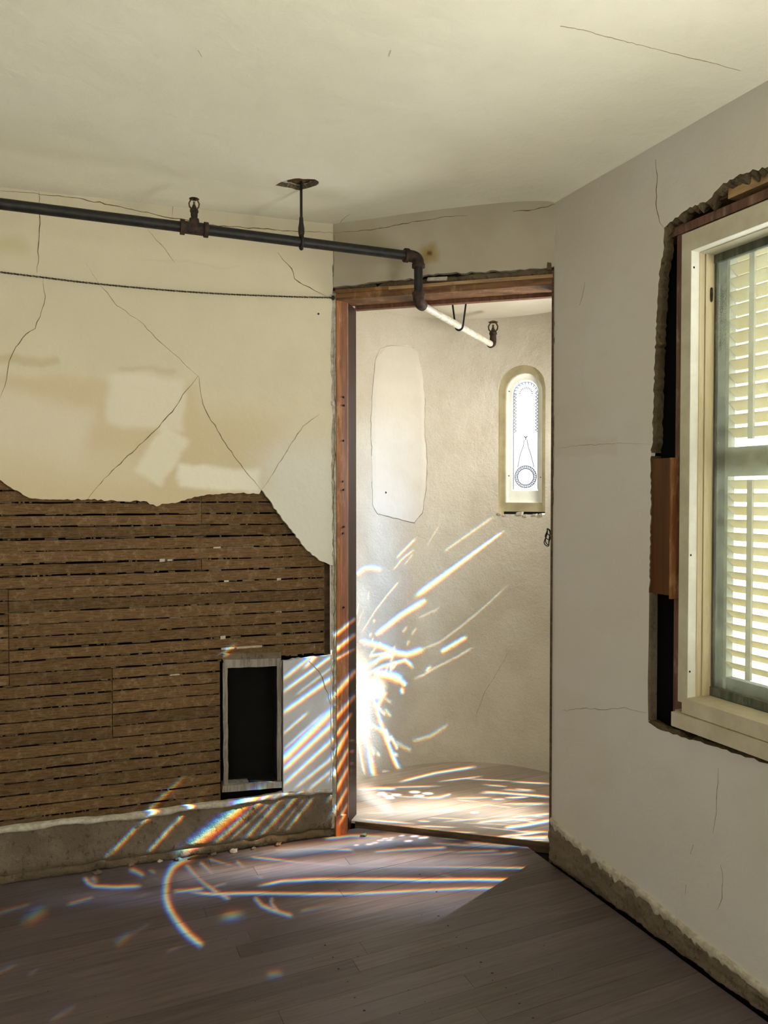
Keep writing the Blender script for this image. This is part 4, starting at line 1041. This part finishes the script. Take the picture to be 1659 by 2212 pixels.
# V-shaped strap hanger on the galvanised pipe
tq = (at_depth(985, 700, 3.45) - g0).dot(gd); c = g0 + gd * tq; sd = Vector((gd.y, -gd.x, 0)).normalized()
vh = tag(empty('strap_hanger', c), 'black V-shaped wire hanger holding up the galvanised pipe inside the doorway', 'hanger')
pts = [c + sd * -.044 + Vector((0, 0, TCEIL - c.z))] + [c + (sd * math.cos(t) + Vector((0, 0, 1)) * math.sin(t)) * .0185 for t in [R(180 + 12 + i * 156 / 10 - 0) for i in range(11)]] + [c + sd * .044 + Vector((0, 0, TCEIL - c.z))]
smooth_angle(MB().tube(pts, .0042, 8).build('strap', M['wire'], vh))
for sg in (-1, 1):
    MB().lathe(c + sd * .044 * sg + Vector((0, 0, TCEIL - c.z)), (0, 0, -1), [(0, .008), (.004, .008), (.005, .004)], 10).build('screw_plate', M['wire'], vh)

# ------------------------------------------------------------------ rope along the left wall
rp = [(-260, 560), (-120, 574), (0, 588), (90, 599), (180, 610), (290, 621), (400, 630), (500, 636), (600, 640), (660, 642), (719, 643)]
rope_c = [fL.hit(x, y, .012) for x, y in rp]
m2 = []
for i in range(len(rope_c) - 1):
    for k_ in range(14):
        t = k_ / 14; a = rope_c[max(i - 1, 0)]; b = rope_c[i]; c_ = rope_c[i + 1]; d_ = rope_c[min(i + 2, len(rope_c) - 1)]
        m2.append(.5 * (2 * b + (c_ - a) * t + (2 * a - 5 * b + 4 * c_ - d_) * t * t + (3 * b - a - 3 * c_ + d_) * t ** 3))
m2.append(rope_c[-1])
ro = tag(empty('twisted_rope', rope_c[-1]), 'thin twisted grey rope strung along the cracked left wall to the door frame', 'rope')
dense = []
for i in range(len(m2) - 1):
    for k_ in range(4): dense.append(m2[i].lerp(m2[i + 1], k_ / 4))
for st in (0, 1):
    pts = []; L_ = 0
    for i, p in enumerate(dense):
        if i: L_ += (p - dense[i - 1]).length
        t = (dense[min(i + 1, len(dense) - 1)] - dense[max(i - 1, 0)]).normalized(); u = Vector((0, 0, 1)); u = (u - t * u.dot(t)).normalized(); v = t.cross(u)
        ph = L_ / .022 * math.tau + st * math.pi
        pts.append(p + (u * math.cos(ph) + v * math.sin(ph)) * .0019)
    smooth_angle(MB().tube(pts, .0019, 5).build('strand', M['rope' if st else 'wire'], ro))
MB().tube([rope_c[-1] + Vector((0, .016, 0)), rope_c[-1] + Vector((.002, -.008, 0))], .008, 9).build('anchor_nail', M['wire'], ro)

# loops of wire sticking out of the right jamb
q = fD.hit(1186, 1160, -.02)
wb = tag(empty('wire_bundle', q), 'small tangle of black wire loops poking out beside the doorway edge under the arched window', 'wire')
for k_, (dx, dz, rx, rz, dy) in enumerate(((-.004, .012, .009, .022, 0), (-.006, -.012, .010, .026, .006), (-.002, .0, .007, .034, .012))):
    pts = [q + Vector((dx + rx * math.cos(t) + .003 * math.sin(3 * t), dy + .004 * math.sin(t * 2), dz + rz * math.sin(t))) for t in [i * math.tau / 22 for i in range(22)]]
    smooth_angle(MB().tube(pts, .0021, 6, closed=True).build('wire_loop', M['wire'], wb))

# ------------------------------------------------------------------ rubble along the foot of the walls
def chunk(x, y, r_, name, mat, label, seed, sx=1.5, cat='rubble', group=None):
    p = floor_hit(x, y); rr = random.Random(seed)
    bm = bmesh.new(); bmesh.ops.create_icosphere(bm, subdivisions=2, radius=1)
    for v in bm.verts:
        k_ = 1 + .35 * noise.noise(v.co * 1.7 + Vector((seed, 0, 0))) + rr.uniform(-.08, .08)
        k_ += .5 * noise.noise(v.co * 3.1 + Vector((0, seed, 0))); v.co = Vector((v.co.x * r_ * sx * k_, v.co.y * r_ * k_, max(v.co.z, -.45) * r_ * .75 * k_))
    z = min(v.co.z for v in bm.verts); rot = Matrix.Rotation(math.atan2(fL.e.y, fL.e.x) + rr.uniform(-.4, .4), 4, 'Z')
    for v in bm.verts: v.co = rot @ Vector((v.co.x, v.co.y, v.co.z - z))
    me = bpy.data.meshes.new(name); bm.to_mesh(me); bm.free(); me.materials.append(M[mat])
    o = bpy.data.objects.new(name, me); COL.objects.link(o); o.location = (p.x, p.y, .0006); tag(o, label, cat, group)
    return o
CH = [(212, 1887, .012, 'rough', 'yellowish crumb of mortar at the left end of the black floor gap'),
      (284, 1870, .009, 'rough', 'grey mortar lump halfway along the black gap at the foot of the left wall'),
      (345, 1862, .008, 'plaster_raw', 'pale plaster lump at the right end of the black floor gap'),
      (385, 1858, .009, 'rough', 'mortar lump beside the dark wood splinter, on its left'),
      (462, 1847, .008, 'rough', 'brown mortar lump just right of the dark wood splinter'),
      (505, 1840, .011, 'plaster_raw', 'largest white plaster lump at the foot of the left wall, under the vent frame'),
      (548, 1834, .007, 'rough', 'brown mortar lump on the floor below the right side of the vent frame'),
      (601, 1826, .009, 'rough', 'flat mortar lump halfway between the vent frame and the door jamb')]
for i, (x, y, r_, mt, lb_) in enumerate(CH):
    chunk(x, y, r_, 'plaster_chunk', mt, lb_, 20 + i, 1.6, 'rubble', 'plaster lumps along the foot of the left wall')
sp = floor_hit(430, 1853); fSp = Fr((sp.x, sp.y), (fL.e.x, fL.e.y), (0, 0))
tag(MB().prism(fSp, [(-.036, .0008), (.034, .0008), (.036, .009), (.01, .0115), (-.034, .0095)], -.007, .007).build('wood_splinter', M['threshold']), 'dark brown wood splinter lying against the foot of the left wall', 'splinter')
ch = chunk(786, 1806, .010, 'plaster_chunk', 'threshold', 'dark crumbled wood bit at the foot of the door jamb', 44, 1.6, 'rubble')

# ------------------------------------------------------------------ sunlight split by the bevelled glass of window_3
class Gobo:
    """a small bright lamp in the turret window whose beam is broken into coloured streaks, as bevelled glass breaks sunlight"""
    N = 2048
    def __init__(g, pos, target, T):
        g.pos = Vector(pos); g.q = (Vector(target) - g.pos).to_track_quat('-Z', 'Y'); g.inv = g.q.inverted(); g.T = T
        g.img = np.zeros((g.N, g.N, 3), np.float32)
    def uv(g, p):
        v = g.inv @ (p - g.pos)
        if v.z > -.02: return None
        return np.array(((v.x / -v.z / (2 * g.T) + .5) * g.N, (v.y / -v.z / (2 * g.T) + .5) * g.N))
    def stroke(g, pts, width, amp, hit, blue=(0, 1), soft=1.0, disp=.36, tint=(1, 1, 1), fade=.12, taper=None):
        """pts in photo pixels; the stroke is carried to the surface it falls on and back to the lamp"""
        P = [Vector((float(a[0]), float(a[1]))) for a in pts]
        L = [0.0]
        for a, b in zip(P, P[1:]): L.append(L[-1] + (b - a).length)
        tot = L[-1] or 1; n = max(2, int(tot / max(6, width * .6)) + 1)
        samples = []
        for i in range(n + 1):
            s = tot * i / n; k = max(j for j in range(len(L) - 1) if L[j] <= s + 1e-6); t = (s - L[k]) / max(L[k + 1] - L[k], 1e-6)
            samples.append(P[k].lerp(P[k + 1], t))
        Q = []
        for i, c in enumerate(samples):
            tg = (samples[min(i + 1, n)] - samples[max(i - 1, 0)]).normalized(); nm = Vector((-tg.y, tg.x))
            if nm.dot(Vector(blue)) < 0: nm = -nm
            f = i / n; wd_ = width * ((taper[0] * (1 - f) + taper[1] * f) if taper else 1)
            h0, h1 = hit(c.x, c.y), hit(c.x + nm.x * wd_ * .5, c.y + nm.y * wd_ * .5)
            if h0 is None or h1 is None: Q.append(None); continue
            u0, u1 = g.uv(h0), g.uv(h1)
            if u0 is None or u1 is None: Q.append(None); continue
            r2 = (h0 - g.pos).length_squared
            env = min(1, f / fade, (1 - f) / fade) if fade > 0 else 1
            Q.append((u0, u1 - u0, r2, max(env, 0.0)))
        for a, b in zip(Q, Q[1:]):
            if a is None or b is None: continue
            d = b[0] - a[0]; nv = (a[1] + b[1]) * .5; det = d[0] * nv[1] - d[1] * nv[0]
            if abs(det) < 1e-6: continue
            ext = 3.0
            wn = max(np.hypot(*nv), 1e-3); dl = max(np.hypot(*d), 1e-3); cap = min(1.6 * wn / dl, 6.0)
            cs = np.array([a[0] + nv * k + d * t for k in (-ext, ext) for t in (-cap, 1 + cap)])
            x0, y0 = np.floor(cs.min(0)).astype(int); x1, y1 = np.ceil(cs.max(0)).astype(int) + 1
            x0, y0, x1, y1 = max(x0, 0), max(y0, 0), min(x1, g.N), min(y1, g.N)
            if x1 <= x0 or y1 <= y0 or False: continue
            yy, xx = np.mgrid[y0:y1, x0:x1]; rx = xx + .5 - a[0][0]; ry = yy + .5 - a[0][1]
            t = (rx * nv[1] - ry * nv[0]) / det; s = (d[0] * ry - d[1] * rx) / det
            tc_ = np.clip(t, 0, 1); over = (t - tc_) * dl / wn
            env = (a[3] + (b[3] - a[3]) * tc_) * np.exp(-(over / .62) ** 2) * amp * a[2]
            for ch_, off, k in ((0, -disp, tint[0]), (1, 0, tint[1]), (2, disp, tint[2])):
                val = np.exp(-(((s - off) / (.62 * soft)) ** 2)) * env * k
                reg = g.img[y0:y1, x0:x1, ch_]; np.maximum(reg, val, out=reg)
    def lamp(g, name, energy):
        a = np.ones((g.N, g.N, 4), np.float32); a[..., :3] = g.img
        im = bpy.data.images.new(name + '_pattern', g.N, g.N, float_buffer=True, is_data=True); im.pixels.foreach_set(a.ravel()); im.update(); im.pack()
        l = bpy.data.lights.new(name, 'SPOT'); l.energy = energy; l.spot_size = R(min(170, 2 * math.degrees(math.atan(g.T * 1.42)))); l.spot_blend = 0; l.shadow_soft_size = .004
        o = bpy.data.objects.new(name, l); COL.objects.link(o); o.location = g.pos; o.rotation_mode = 'QUATERNION'; o.rotation_quaternion = g.q
        l.use_nodes = True; nt = l.node_tree; N_ = nt.nodes; em = N_['Emission']
        tc = N_.new('ShaderNodeTexCoord'); sp_ = N_.new('ShaderNodeSeparateXYZ'); nt.links.new(tc.outputs['Normal'], sp_.inputs[0])
        def mt(op, x, y, z=0.0):
            k = N_.new('ShaderNodeMath'); k.operation = op
            for i, v in enumerate((x, y, z)):
                if isinstance(v, (int, float)): k.inputs[i].default_value = v
                else: nt.links.new(v, k.inputs[i])
            return k.outputs[0]
        az = mt('ABSOLUTE', sp_.outputs[2], 0)
        cb = N_.new('ShaderNodeCombineXYZ')
        for i in range(2): nt.links.new(mt('MULTIPLY_ADD', mt('DIVIDE', sp_.outputs[i], az), 1 / (2 * g.T), .5), cb.inputs[i])
        it = N_.new('ShaderNodeTexImage'); it.image = im; it.extension = 'CLIP'; nt.links.new(cb.outputs[0], it.inputs[0]); nt.links.new(it.outputs[0], em.inputs[0])
        em.inputs[1].default_value = 1.0
        return o
def hit_left(x, y):
    if x < 722: return fL.hit(x, y)
    def seg(a, b):
        d = ray(x, y); e = b - a; det = d.x * -e.y + e.x * d.y
        t = (a.x * -e.y + e.x * a.y) / det; return Vector((0, 0, CAMZ)) + d * t
    return seg(A0, A2) if x < 752 else seg(B0, B1)
def hit_floor(x, y): return floor_hit(x, y, 0)
def hit_tfloor(x, y): return floor_hit(x, y, TZ)
def hit_cyl(x, y): return cyl_hit(x, y)

# 1: through the doorway on to the left wall and the jamb
GL = Gobo((1.055, 3.205, 1.62), (-.45, 3.17, .75), 1.15)
ul = (-1, -1)
for (x0, y0, x1, y1, w_, a_) in (
        (611, 1467, 690, 1403, 10, .8), (611, 1495, 719, 1415, 9, .9), (611, 1540, 719, 1462, 12, 1.0), (616, 1581, 660, 1543, 8, .8),
        (611, 1641, 719, 1533, 18, 1.5), (611, 1664, 719, 1563, 13, 1.2), (611, 1696, 719, 1597, 11, 1.0), (636, 1703, 719, 1636, 9, .8), (668, 1704, 719, 1662, 8, .7),
        (611, 1620, 700, 1540, 7, .7), (640, 1500, 719, 1440, 6, .5),
        (231, 1852, 453, 1639, 11, 1.5), (325, 1838, 455, 1697, 10, 1.7), (417, 1822, 548, 1720, 26, 3.2), (476, 1810, 580, 1717, 12, 1.5),
        (536, 1806, 612, 1720, 10, 1.4), (568, 1801, 645, 1716, 10, 1.3), (627, 1785, 676, 1724, 8, 1.2), (500, 1812, 600, 1718, 6, 1.0), (600, 1795, 660, 1722, 6, .5),
        (516, 1402, 556, 1370, 9, 1.2), (660, 1440, 702, 1395, 9, 1.2), (484, 1700, 494, 1660, 10, .5)):
    GL.stroke([(x0, y0), (x1, y1)], w_, a_, hit_left, ul, fade=.1, disp=.5)
for (x0, y0, x1, y1, w_, a_) in ((724, 1372, 769, 1334, 10, 2.2), (724, 1404, 769, 1368, 12, 2.6), (724, 1500, 769, 1446, 14, 2.6), (724, 1552, 768, 1500, 12, 2.2), (724, 1590, 760, 1540, 10, 2.0),
        (724, 1630, 750, 1580, 12, 2.4), (724, 1670, 750, 1620, 10, 2.0), (724, 1710, 750, 1660, 10, 2.0), (724, 1750, 748, 1705, 9, 1.8), (724, 1425, 768, 1400, 8, 1.6),
        (752, 1600, 768, 1598, 5, 1.4), (752, 1624, 768, 1622, 6, 1.6), (752, 1650, 768, 1648, 5, 1.0), (752, 1665, 768, 1664, 4, .9), (752, 1680, 768, 1679, 4, .9), (724, 1790, 748, 1740, 8, 1.6)):
    GL.stroke([(x0, y0), (x1, y1)], w_, a_, hit_left, ul, fade=.05)
GL.stroke([(420, 1819), (546, 1722)], 13, 3.2, hit_left, ul, fade=.1, disp=.25)
# soft spill between the streaks
GL.stroke([(560, 1790), (719, 1530)], 150, .12, hit_left, ul, soft=.8, disp=.05, tint=(.9, .95, 1.05), fade=.15)
GL.stroke([(612, 1560), (719, 1500)], 120, .07, hit_left, ul, soft=.8, disp=.05, tint=(.85, .95, 1.1), fade=.1)
GL.stroke([(745, 1300), (745, 1800)], 60, .22, hit_left, ul, soft=.7, disp=0, tint=(1, .9, .85), fade=.2)
GL.stroke([(745, 900), (745, 1400)], 60, .08, hit_left, ul, soft=.7, disp=0, tint=(1, .95, 1), fade=.3)

# 2: on the round wall
GT = Gobo((1.06, 3.45, 1.72), (-.05, 3.75, .9), 1.3)
top = (-.3, -1)
for pts, w_, a_, tp in (
        ([(894, 1291), (1092, 1144)], 13, 1.9, (1.2, .4)), ([(808, 1374), (866, 1329), (923, 1294)], 15, 1.9, (.9, .9)), ([(955, 1194), (1070, 1113)], 7, .55, None), ([(854, 1207), (901, 1160)], 7, .7, None),
        ([(846, 1235), (866, 1210), (896, 1185)], 6, .6, None), ([(775, 1376), (810, 1320), (838, 1283), (866, 1251)], 5, .8, None), ([(772, 1357), (779, 1330), (791, 1309)], 4, .6, None),
        ([(769, 1243), (788, 1227), (806, 1226), (826, 1231)], 14, 1.3, None), ([(951, 1409), (980, 1392), (1010, 1374)], 13, 1.5, (1, .8)),
        ([(860, 1417), (910, 1403), (950, 1387), (1000, 1350), (1050, 1308), (1104, 1257)], 6, .6, (1.2, .6)), ([(770, 1382), (820, 1394), (863, 1412), (880, 1414), (920, 1400)], 15, 1.8, None),
        ([(772, 1456), (800, 1436), (825, 1420), (857, 1414)], 12, 1.6, None), ([(794, 1418), (848, 1408)], 9, 1.2, None), ([(775, 1466), (825, 1440), (876, 1426), (896, 1446)], 10, 1.4, None),
        ([(806, 1456), (830, 1456), (850, 1461), (868, 1470)], 17, 3.6, (1, 1.1)), ([(858, 1466), (872, 1476), (876, 1484)], 12, 2.2, None), ([(866, 1486), (870, 1500)], 10, 1.6, None), ([(888, 1469), (915, 1458), (940, 1442), (985, 1420), (1026, 1395)], 6, .7, None), ([(920, 1450), (930, 1440)], 10, 1.0, None),
        ([(803, 1497), (816, 1540), (828, 1580), (845, 1625), (861, 1674)], 11, 1.7, None), ([(781, 1525), (790, 1570), (797, 1620), (804, 1686)], 14, 1.8, None), ([(772, 1560), (778, 1620), (786, 1680)], 9, 1.1, None),
        ([(772, 1578), (795, 1566), (820, 1575), (842, 1598)], 12, 1.2, None), ([(888, 1602), (930, 1590), (969, 1564)], 10, .55, None), ([(845, 1598), (870, 1612), (890, 1622)], 10, .6, None), ([(815, 1480), (830, 1500), (815, 1525)], 12, 1.6, None),
        ([(830, 1530), (845, 1550)], 10, .8, None), ([(820, 1670), (838, 1676)], 8, .6, None), ([(920, 1182), (950, 1133)], 4, .4, None), ([(903, 1335), (945, 1315)], 5, .5, None), ([(935, 1325), (950, 1310)], 4, .5, None),
        ([(872, 1222), (893, 1195)], 5, .5, None), ([(795, 1300), (797, 1275)], 5, .7, None), ([(806, 1346), (810, 1336)], 8, .9, None), ([(798, 1376), (802, 1366)], 9, 1.0, None), ([(868, 1368), (880, 1352)], 7, .6, None), ([(888, 1372), (900, 1355)], 7, .6, None), ([(878, 1395), (884, 1382)], 8, .6, None),
        ([(770, 1330), (776, 1300)], 5, .8, None)):
    GT.stroke(pts, w_, a_, hit_cyl, top, fade=.12, taper=tp, disp=.42)
rg = random.Random(2)
for i in range(26):
    x = rg.uniform(772, 850); y = rg.uniform(1380, 1640); an = rg.uniform(.4, 1.3) * (1 if y < 1490 else -1); l_ = rg.uniform(14, 40)
    GT.stroke([(x, y), (x + l_ * math.cos(an), y - l_ * math.sin(an))], rg.uniform(5, 10), rg.uniform(.6, 1.5), hit_cyl, top)
GT.stroke([(775, 1490), (812, 1486)], 80, 3.0, hit_cyl, (0, 1), soft=.8, disp=.05, fade=0)
GT.stroke([(778, 1470), (786, 1560)], 60, 2.4, hit_cyl, (1, 0), soft=.8, disp=.05, fade=0)
GT.stroke([(776, 1400), (780, 1640)], 140, 1.2, hit_cyl, (1, 0), soft=.9, disp=.05, tint=(.92, .98, 1.08), fade=.35)
GT.stroke([(778, 1050), (785, 1690)], 150, .42, hit_cyl, (1, 0), soft=.9, disp=.04, tint=(.70, .90, 1.30), fade=.4)
GT.stroke([(800, 860), (815, 1640)], 260, .27, hit_cyl, (1, 0), soft=.9, disp=.03, tint=(.55, .85, 1.45), fade=.4)
GT.stroke([(920, 1050), (900, 1560)], 300, .14, hit_cyl, (1, 0), soft=.8, disp=.03, tint=(.80, .95, 1.2), fade=.4)

# 3: on the floors
GF = Gobo((1.05, 3.46, 1.75), (.05, 2.95, 0), 1.9)
dn = (0, 1)
for pts, w_, a_, bl_ in (
        ([(640, 1858), (700, 1864), (781, 1872), (915, 1873), (1040, 1874), (1165, 1876)], 7, 1.0, dn),
        ([(554, 1915), (609, 1904), (680, 1900), (760, 1899), (830, 1900), (908, 1901), (1020, 1900), (1163, 1902)], 9, 1.9, dn),
        ([(400, 1927), (458, 1932), (550, 1930), (660, 1931), (760, 1931), (870, 1926), (970, 1921), (1146, 1916)], 9, 1.4, dn),
        ([(804, 1841), (880, 1835), (965, 1831)], 7, 1.2, dn), ([(586, 1837), (680, 1834), (765, 1836)], 8, 1.4, dn), ([(536, 1851), (590, 1857), (641, 1863), (700, 1867), (760, 1871)], 8, 1.3, dn), ([(704, 1812), (760, 1806), (830, 1808)], 9, 1.3, dn),
        ([(412, 1853), (390, 1860), (372, 1873), (359, 1900), (357, 1935), (364, 1962), (380, 1988), (405, 2018), (440, 2046)], 17, 1.5, (-1, 0)),
        ([(400, 1866), (418, 1888), (440, 1908), (468, 1928), (497, 1944)], 12, .9, (-1, .4)), ([(430, 1861), (448, 1878), (464, 1892)], 10, .8, (-1, .4)), ([(450, 1856), (500, 1870), (520, 1880)], 8, .6, dn),
        ([(508, 1858), (525, 1874), (545, 1888), (570, 1898)], 11, .9, (-1, .4)), ([(181, 1893), (190, 1908), (205, 1915), (250, 1917), (300, 1915)], 11, 1.1, dn), ([(196, 1893), (210, 1910)], 14, .55, (-1, 0)),
        ([(280, 1878), (296, 1884), (312, 1893)], 14, .8, (-1, 0)), ([(320, 1878), (338, 1888)], 12, .45, (-1, 0)), ([(548, 1936), (565, 1956), (590, 1967), (632, 1979)], 12, .8, dn), ([(588, 1936), (585, 1950), (600, 1968), (622, 1978)], 9, .6, (-1, 0)),
        ([(378, 1926), (400, 1924), (436, 1920)], 11, 1.1, dn), ([(488, 1980), (514, 1976)], 26, .5, (-1, .3)), ([(60, 1986), (92, 1966)], 30, .33, (-1, .2)), ([(152, 1953), (198, 1940)], 11, .5, dn), ([(0, 1972), (60, 1955)], 10, .22, dn),
        ([(250, 2042), (282, 2014)], 20, .2, (-1, .4)), ([(282, 2020), (318, 1998)], 10, .12, (-1, .4)), ([(580, 2106), (606, 2104)], 20, .28, (0, 1)), ([(292, 1940), (322, 1930)], 9, .3, dn), ([(362, 2056), (388, 2046)], 9, .15, dn), ([(0, 2100), (30, 2086)], 10, .16, (-1, .3)), ([(62, 2105), (80, 2095)], 9, .16, (-1, .3)), ([(110, 2205), (160, 2175)], 14, .13, (-1, .3)),
        ([(605, 1888), (640, 1878)], 8, .7, dn), ([(460, 1916), (490, 1908)], 8, .5, dn), ([(1005, 1953), (1040, 1953)], 9, .35, dn), ([(1075, 1926), (1100, 1930)], 8, .4, dn), ([(880, 1938), (900, 1942)], 7, .3, dn), ([(755, 1838), (800, 1856), (850, 1864)], 9, .4, dn), ([(890, 1872), (940, 1885), (980, 1897)], 8, .25, dn),
        ([(880, 1858), (960, 1850), (1060, 1846), (1120, 1842)], 6, .5, dn), ([(820, 1850), (950, 1842), (1080, 1838)], 7, .5, dn), ([(650, 1968), (700, 1958), (745, 1956)], 12, .25, dn), ([(930, 1822), (1000, 1826), (1100, 1830)], 7, .5, dn)):
    GF.stroke(pts, w_, a_, hit_floor, bl_, fade=.06, disp=.48)
for (x, y, w_) in ((798, 1824, 9), (810, 1821, 9), (822, 1816, 12), (832, 1812, 9), (840, 1815, 10), (846, 1811, 8), (882, 1817, 11), (895, 1807, 12), (914, 1810, 13), (868, 1806, 7), (770, 1826, 8)):
    GF.stroke([(x - w_ * .7, y), (x + w_ * .7, y - 1)], 9, 3.0, hit_floor, dn, soft=.8, disp=.1, fade=.25)
GF.stroke([(330, 1900), (560, 1880), (800, 1860), (1120, 1862)], 84, .9, hit_floor, dn, soft=.75, disp=.05, tint=(1, .97, 1.0), fade=.3)
GF.stroke([(500, 1850), (700, 1830), (860, 1810), (950, 1815)], 50, 1.0, hit_floor, dn, soft=.7, disp=.1, fade=.25)
GF.stroke([(700, 1960), (1130, 1925)], 170, .34, hit_floor, dn, soft=.7, disp=.05, tint=(1, .88, .86), fade=.25)
GF.stroke([(100, 1940), (500, 1930)], 90, .16, hit_floor, dn, soft=.7, disp=.05, tint=(.75, .9, 1.3), fade=.3)
rg = random.Random(8)
for i in range(64):
    x = rg.uniform(765, 1120); y = rg.uniform(1680, 1828); l_ = rg.uniform(30, 150); sl = rg.choice((-.03, .02, .06, .10, -.10)) + rg.uniform(-.03, .03)
    if y > 1775 + (x - 770) * .13: continue
    GF.stroke([(x, y), (min(x + l_, 1192), y + sl * l_)], rg.uniform(3, 6), rg.uniform(.35, 1.0), hit_tfloor, dn, fade=.3, disp=.4)
for pts, w_, a_ in (([(773, 1706), (810, 1703), (852, 1704)], 8, 1.4), ([(860, 1690), (940, 1670), (1030, 1656)], 7, .6), ([(920, 1724), (950, 1722), (975, 1715)], 7, .9), ([(1090, 1788), (1130, 1783), (1190, 1772)], 9, 1.4), ([(1100, 1765), (1190, 1758)], 7, .9), ([(770, 1758), (900, 1752), (1040, 1750)], 6, .7), ([(1010, 1806), (1100, 1812), (1190, 1808)], 8, .9), ([(1040, 1710), (1120, 1716), (1195, 1722)], 6, .7)):
    GF.stroke(pts, w_, a_, hit_tfloor, dn)
for (x, y, w_) in ((825, 1716, 12), (838, 1720, 12), (842, 1724, 9), (856, 1717, 9), (824, 1713, 7), (896, 1711, 11), (905, 1719, 12), (924, 1714, 12), (1025, 1755, 12)):
    GF.stroke([(x - w_ * .7, y), (x + w_ * .7, y)], 7, 3.0, hit_tfloor, dn, soft=.8, disp=.1, fade=.25)
GF.stroke([(770, 1750), (980, 1745), (1150, 1760)], 120, .55, hit_tfloor, dn, soft=.7, disp=.03, tint=(1, .97, .95), fade=.2)
GF.stroke([(770, 1700), (860, 1760)], 90, .7, hit_tfloor, dn, soft=.7, disp=.03, tint=(.95, 1, 1.05), fade=.3)
K = 4 * math.pi * math.pi * 1.6
GL.lamp('bevelled_glass_sunlight_on_wall', K * 3.6)
GT.lamp('bevelled_glass_sunlight_in_turret', K * 1.7)
GF.lamp('bevelled_glass_sunlight_on_floor', K * 2.8)
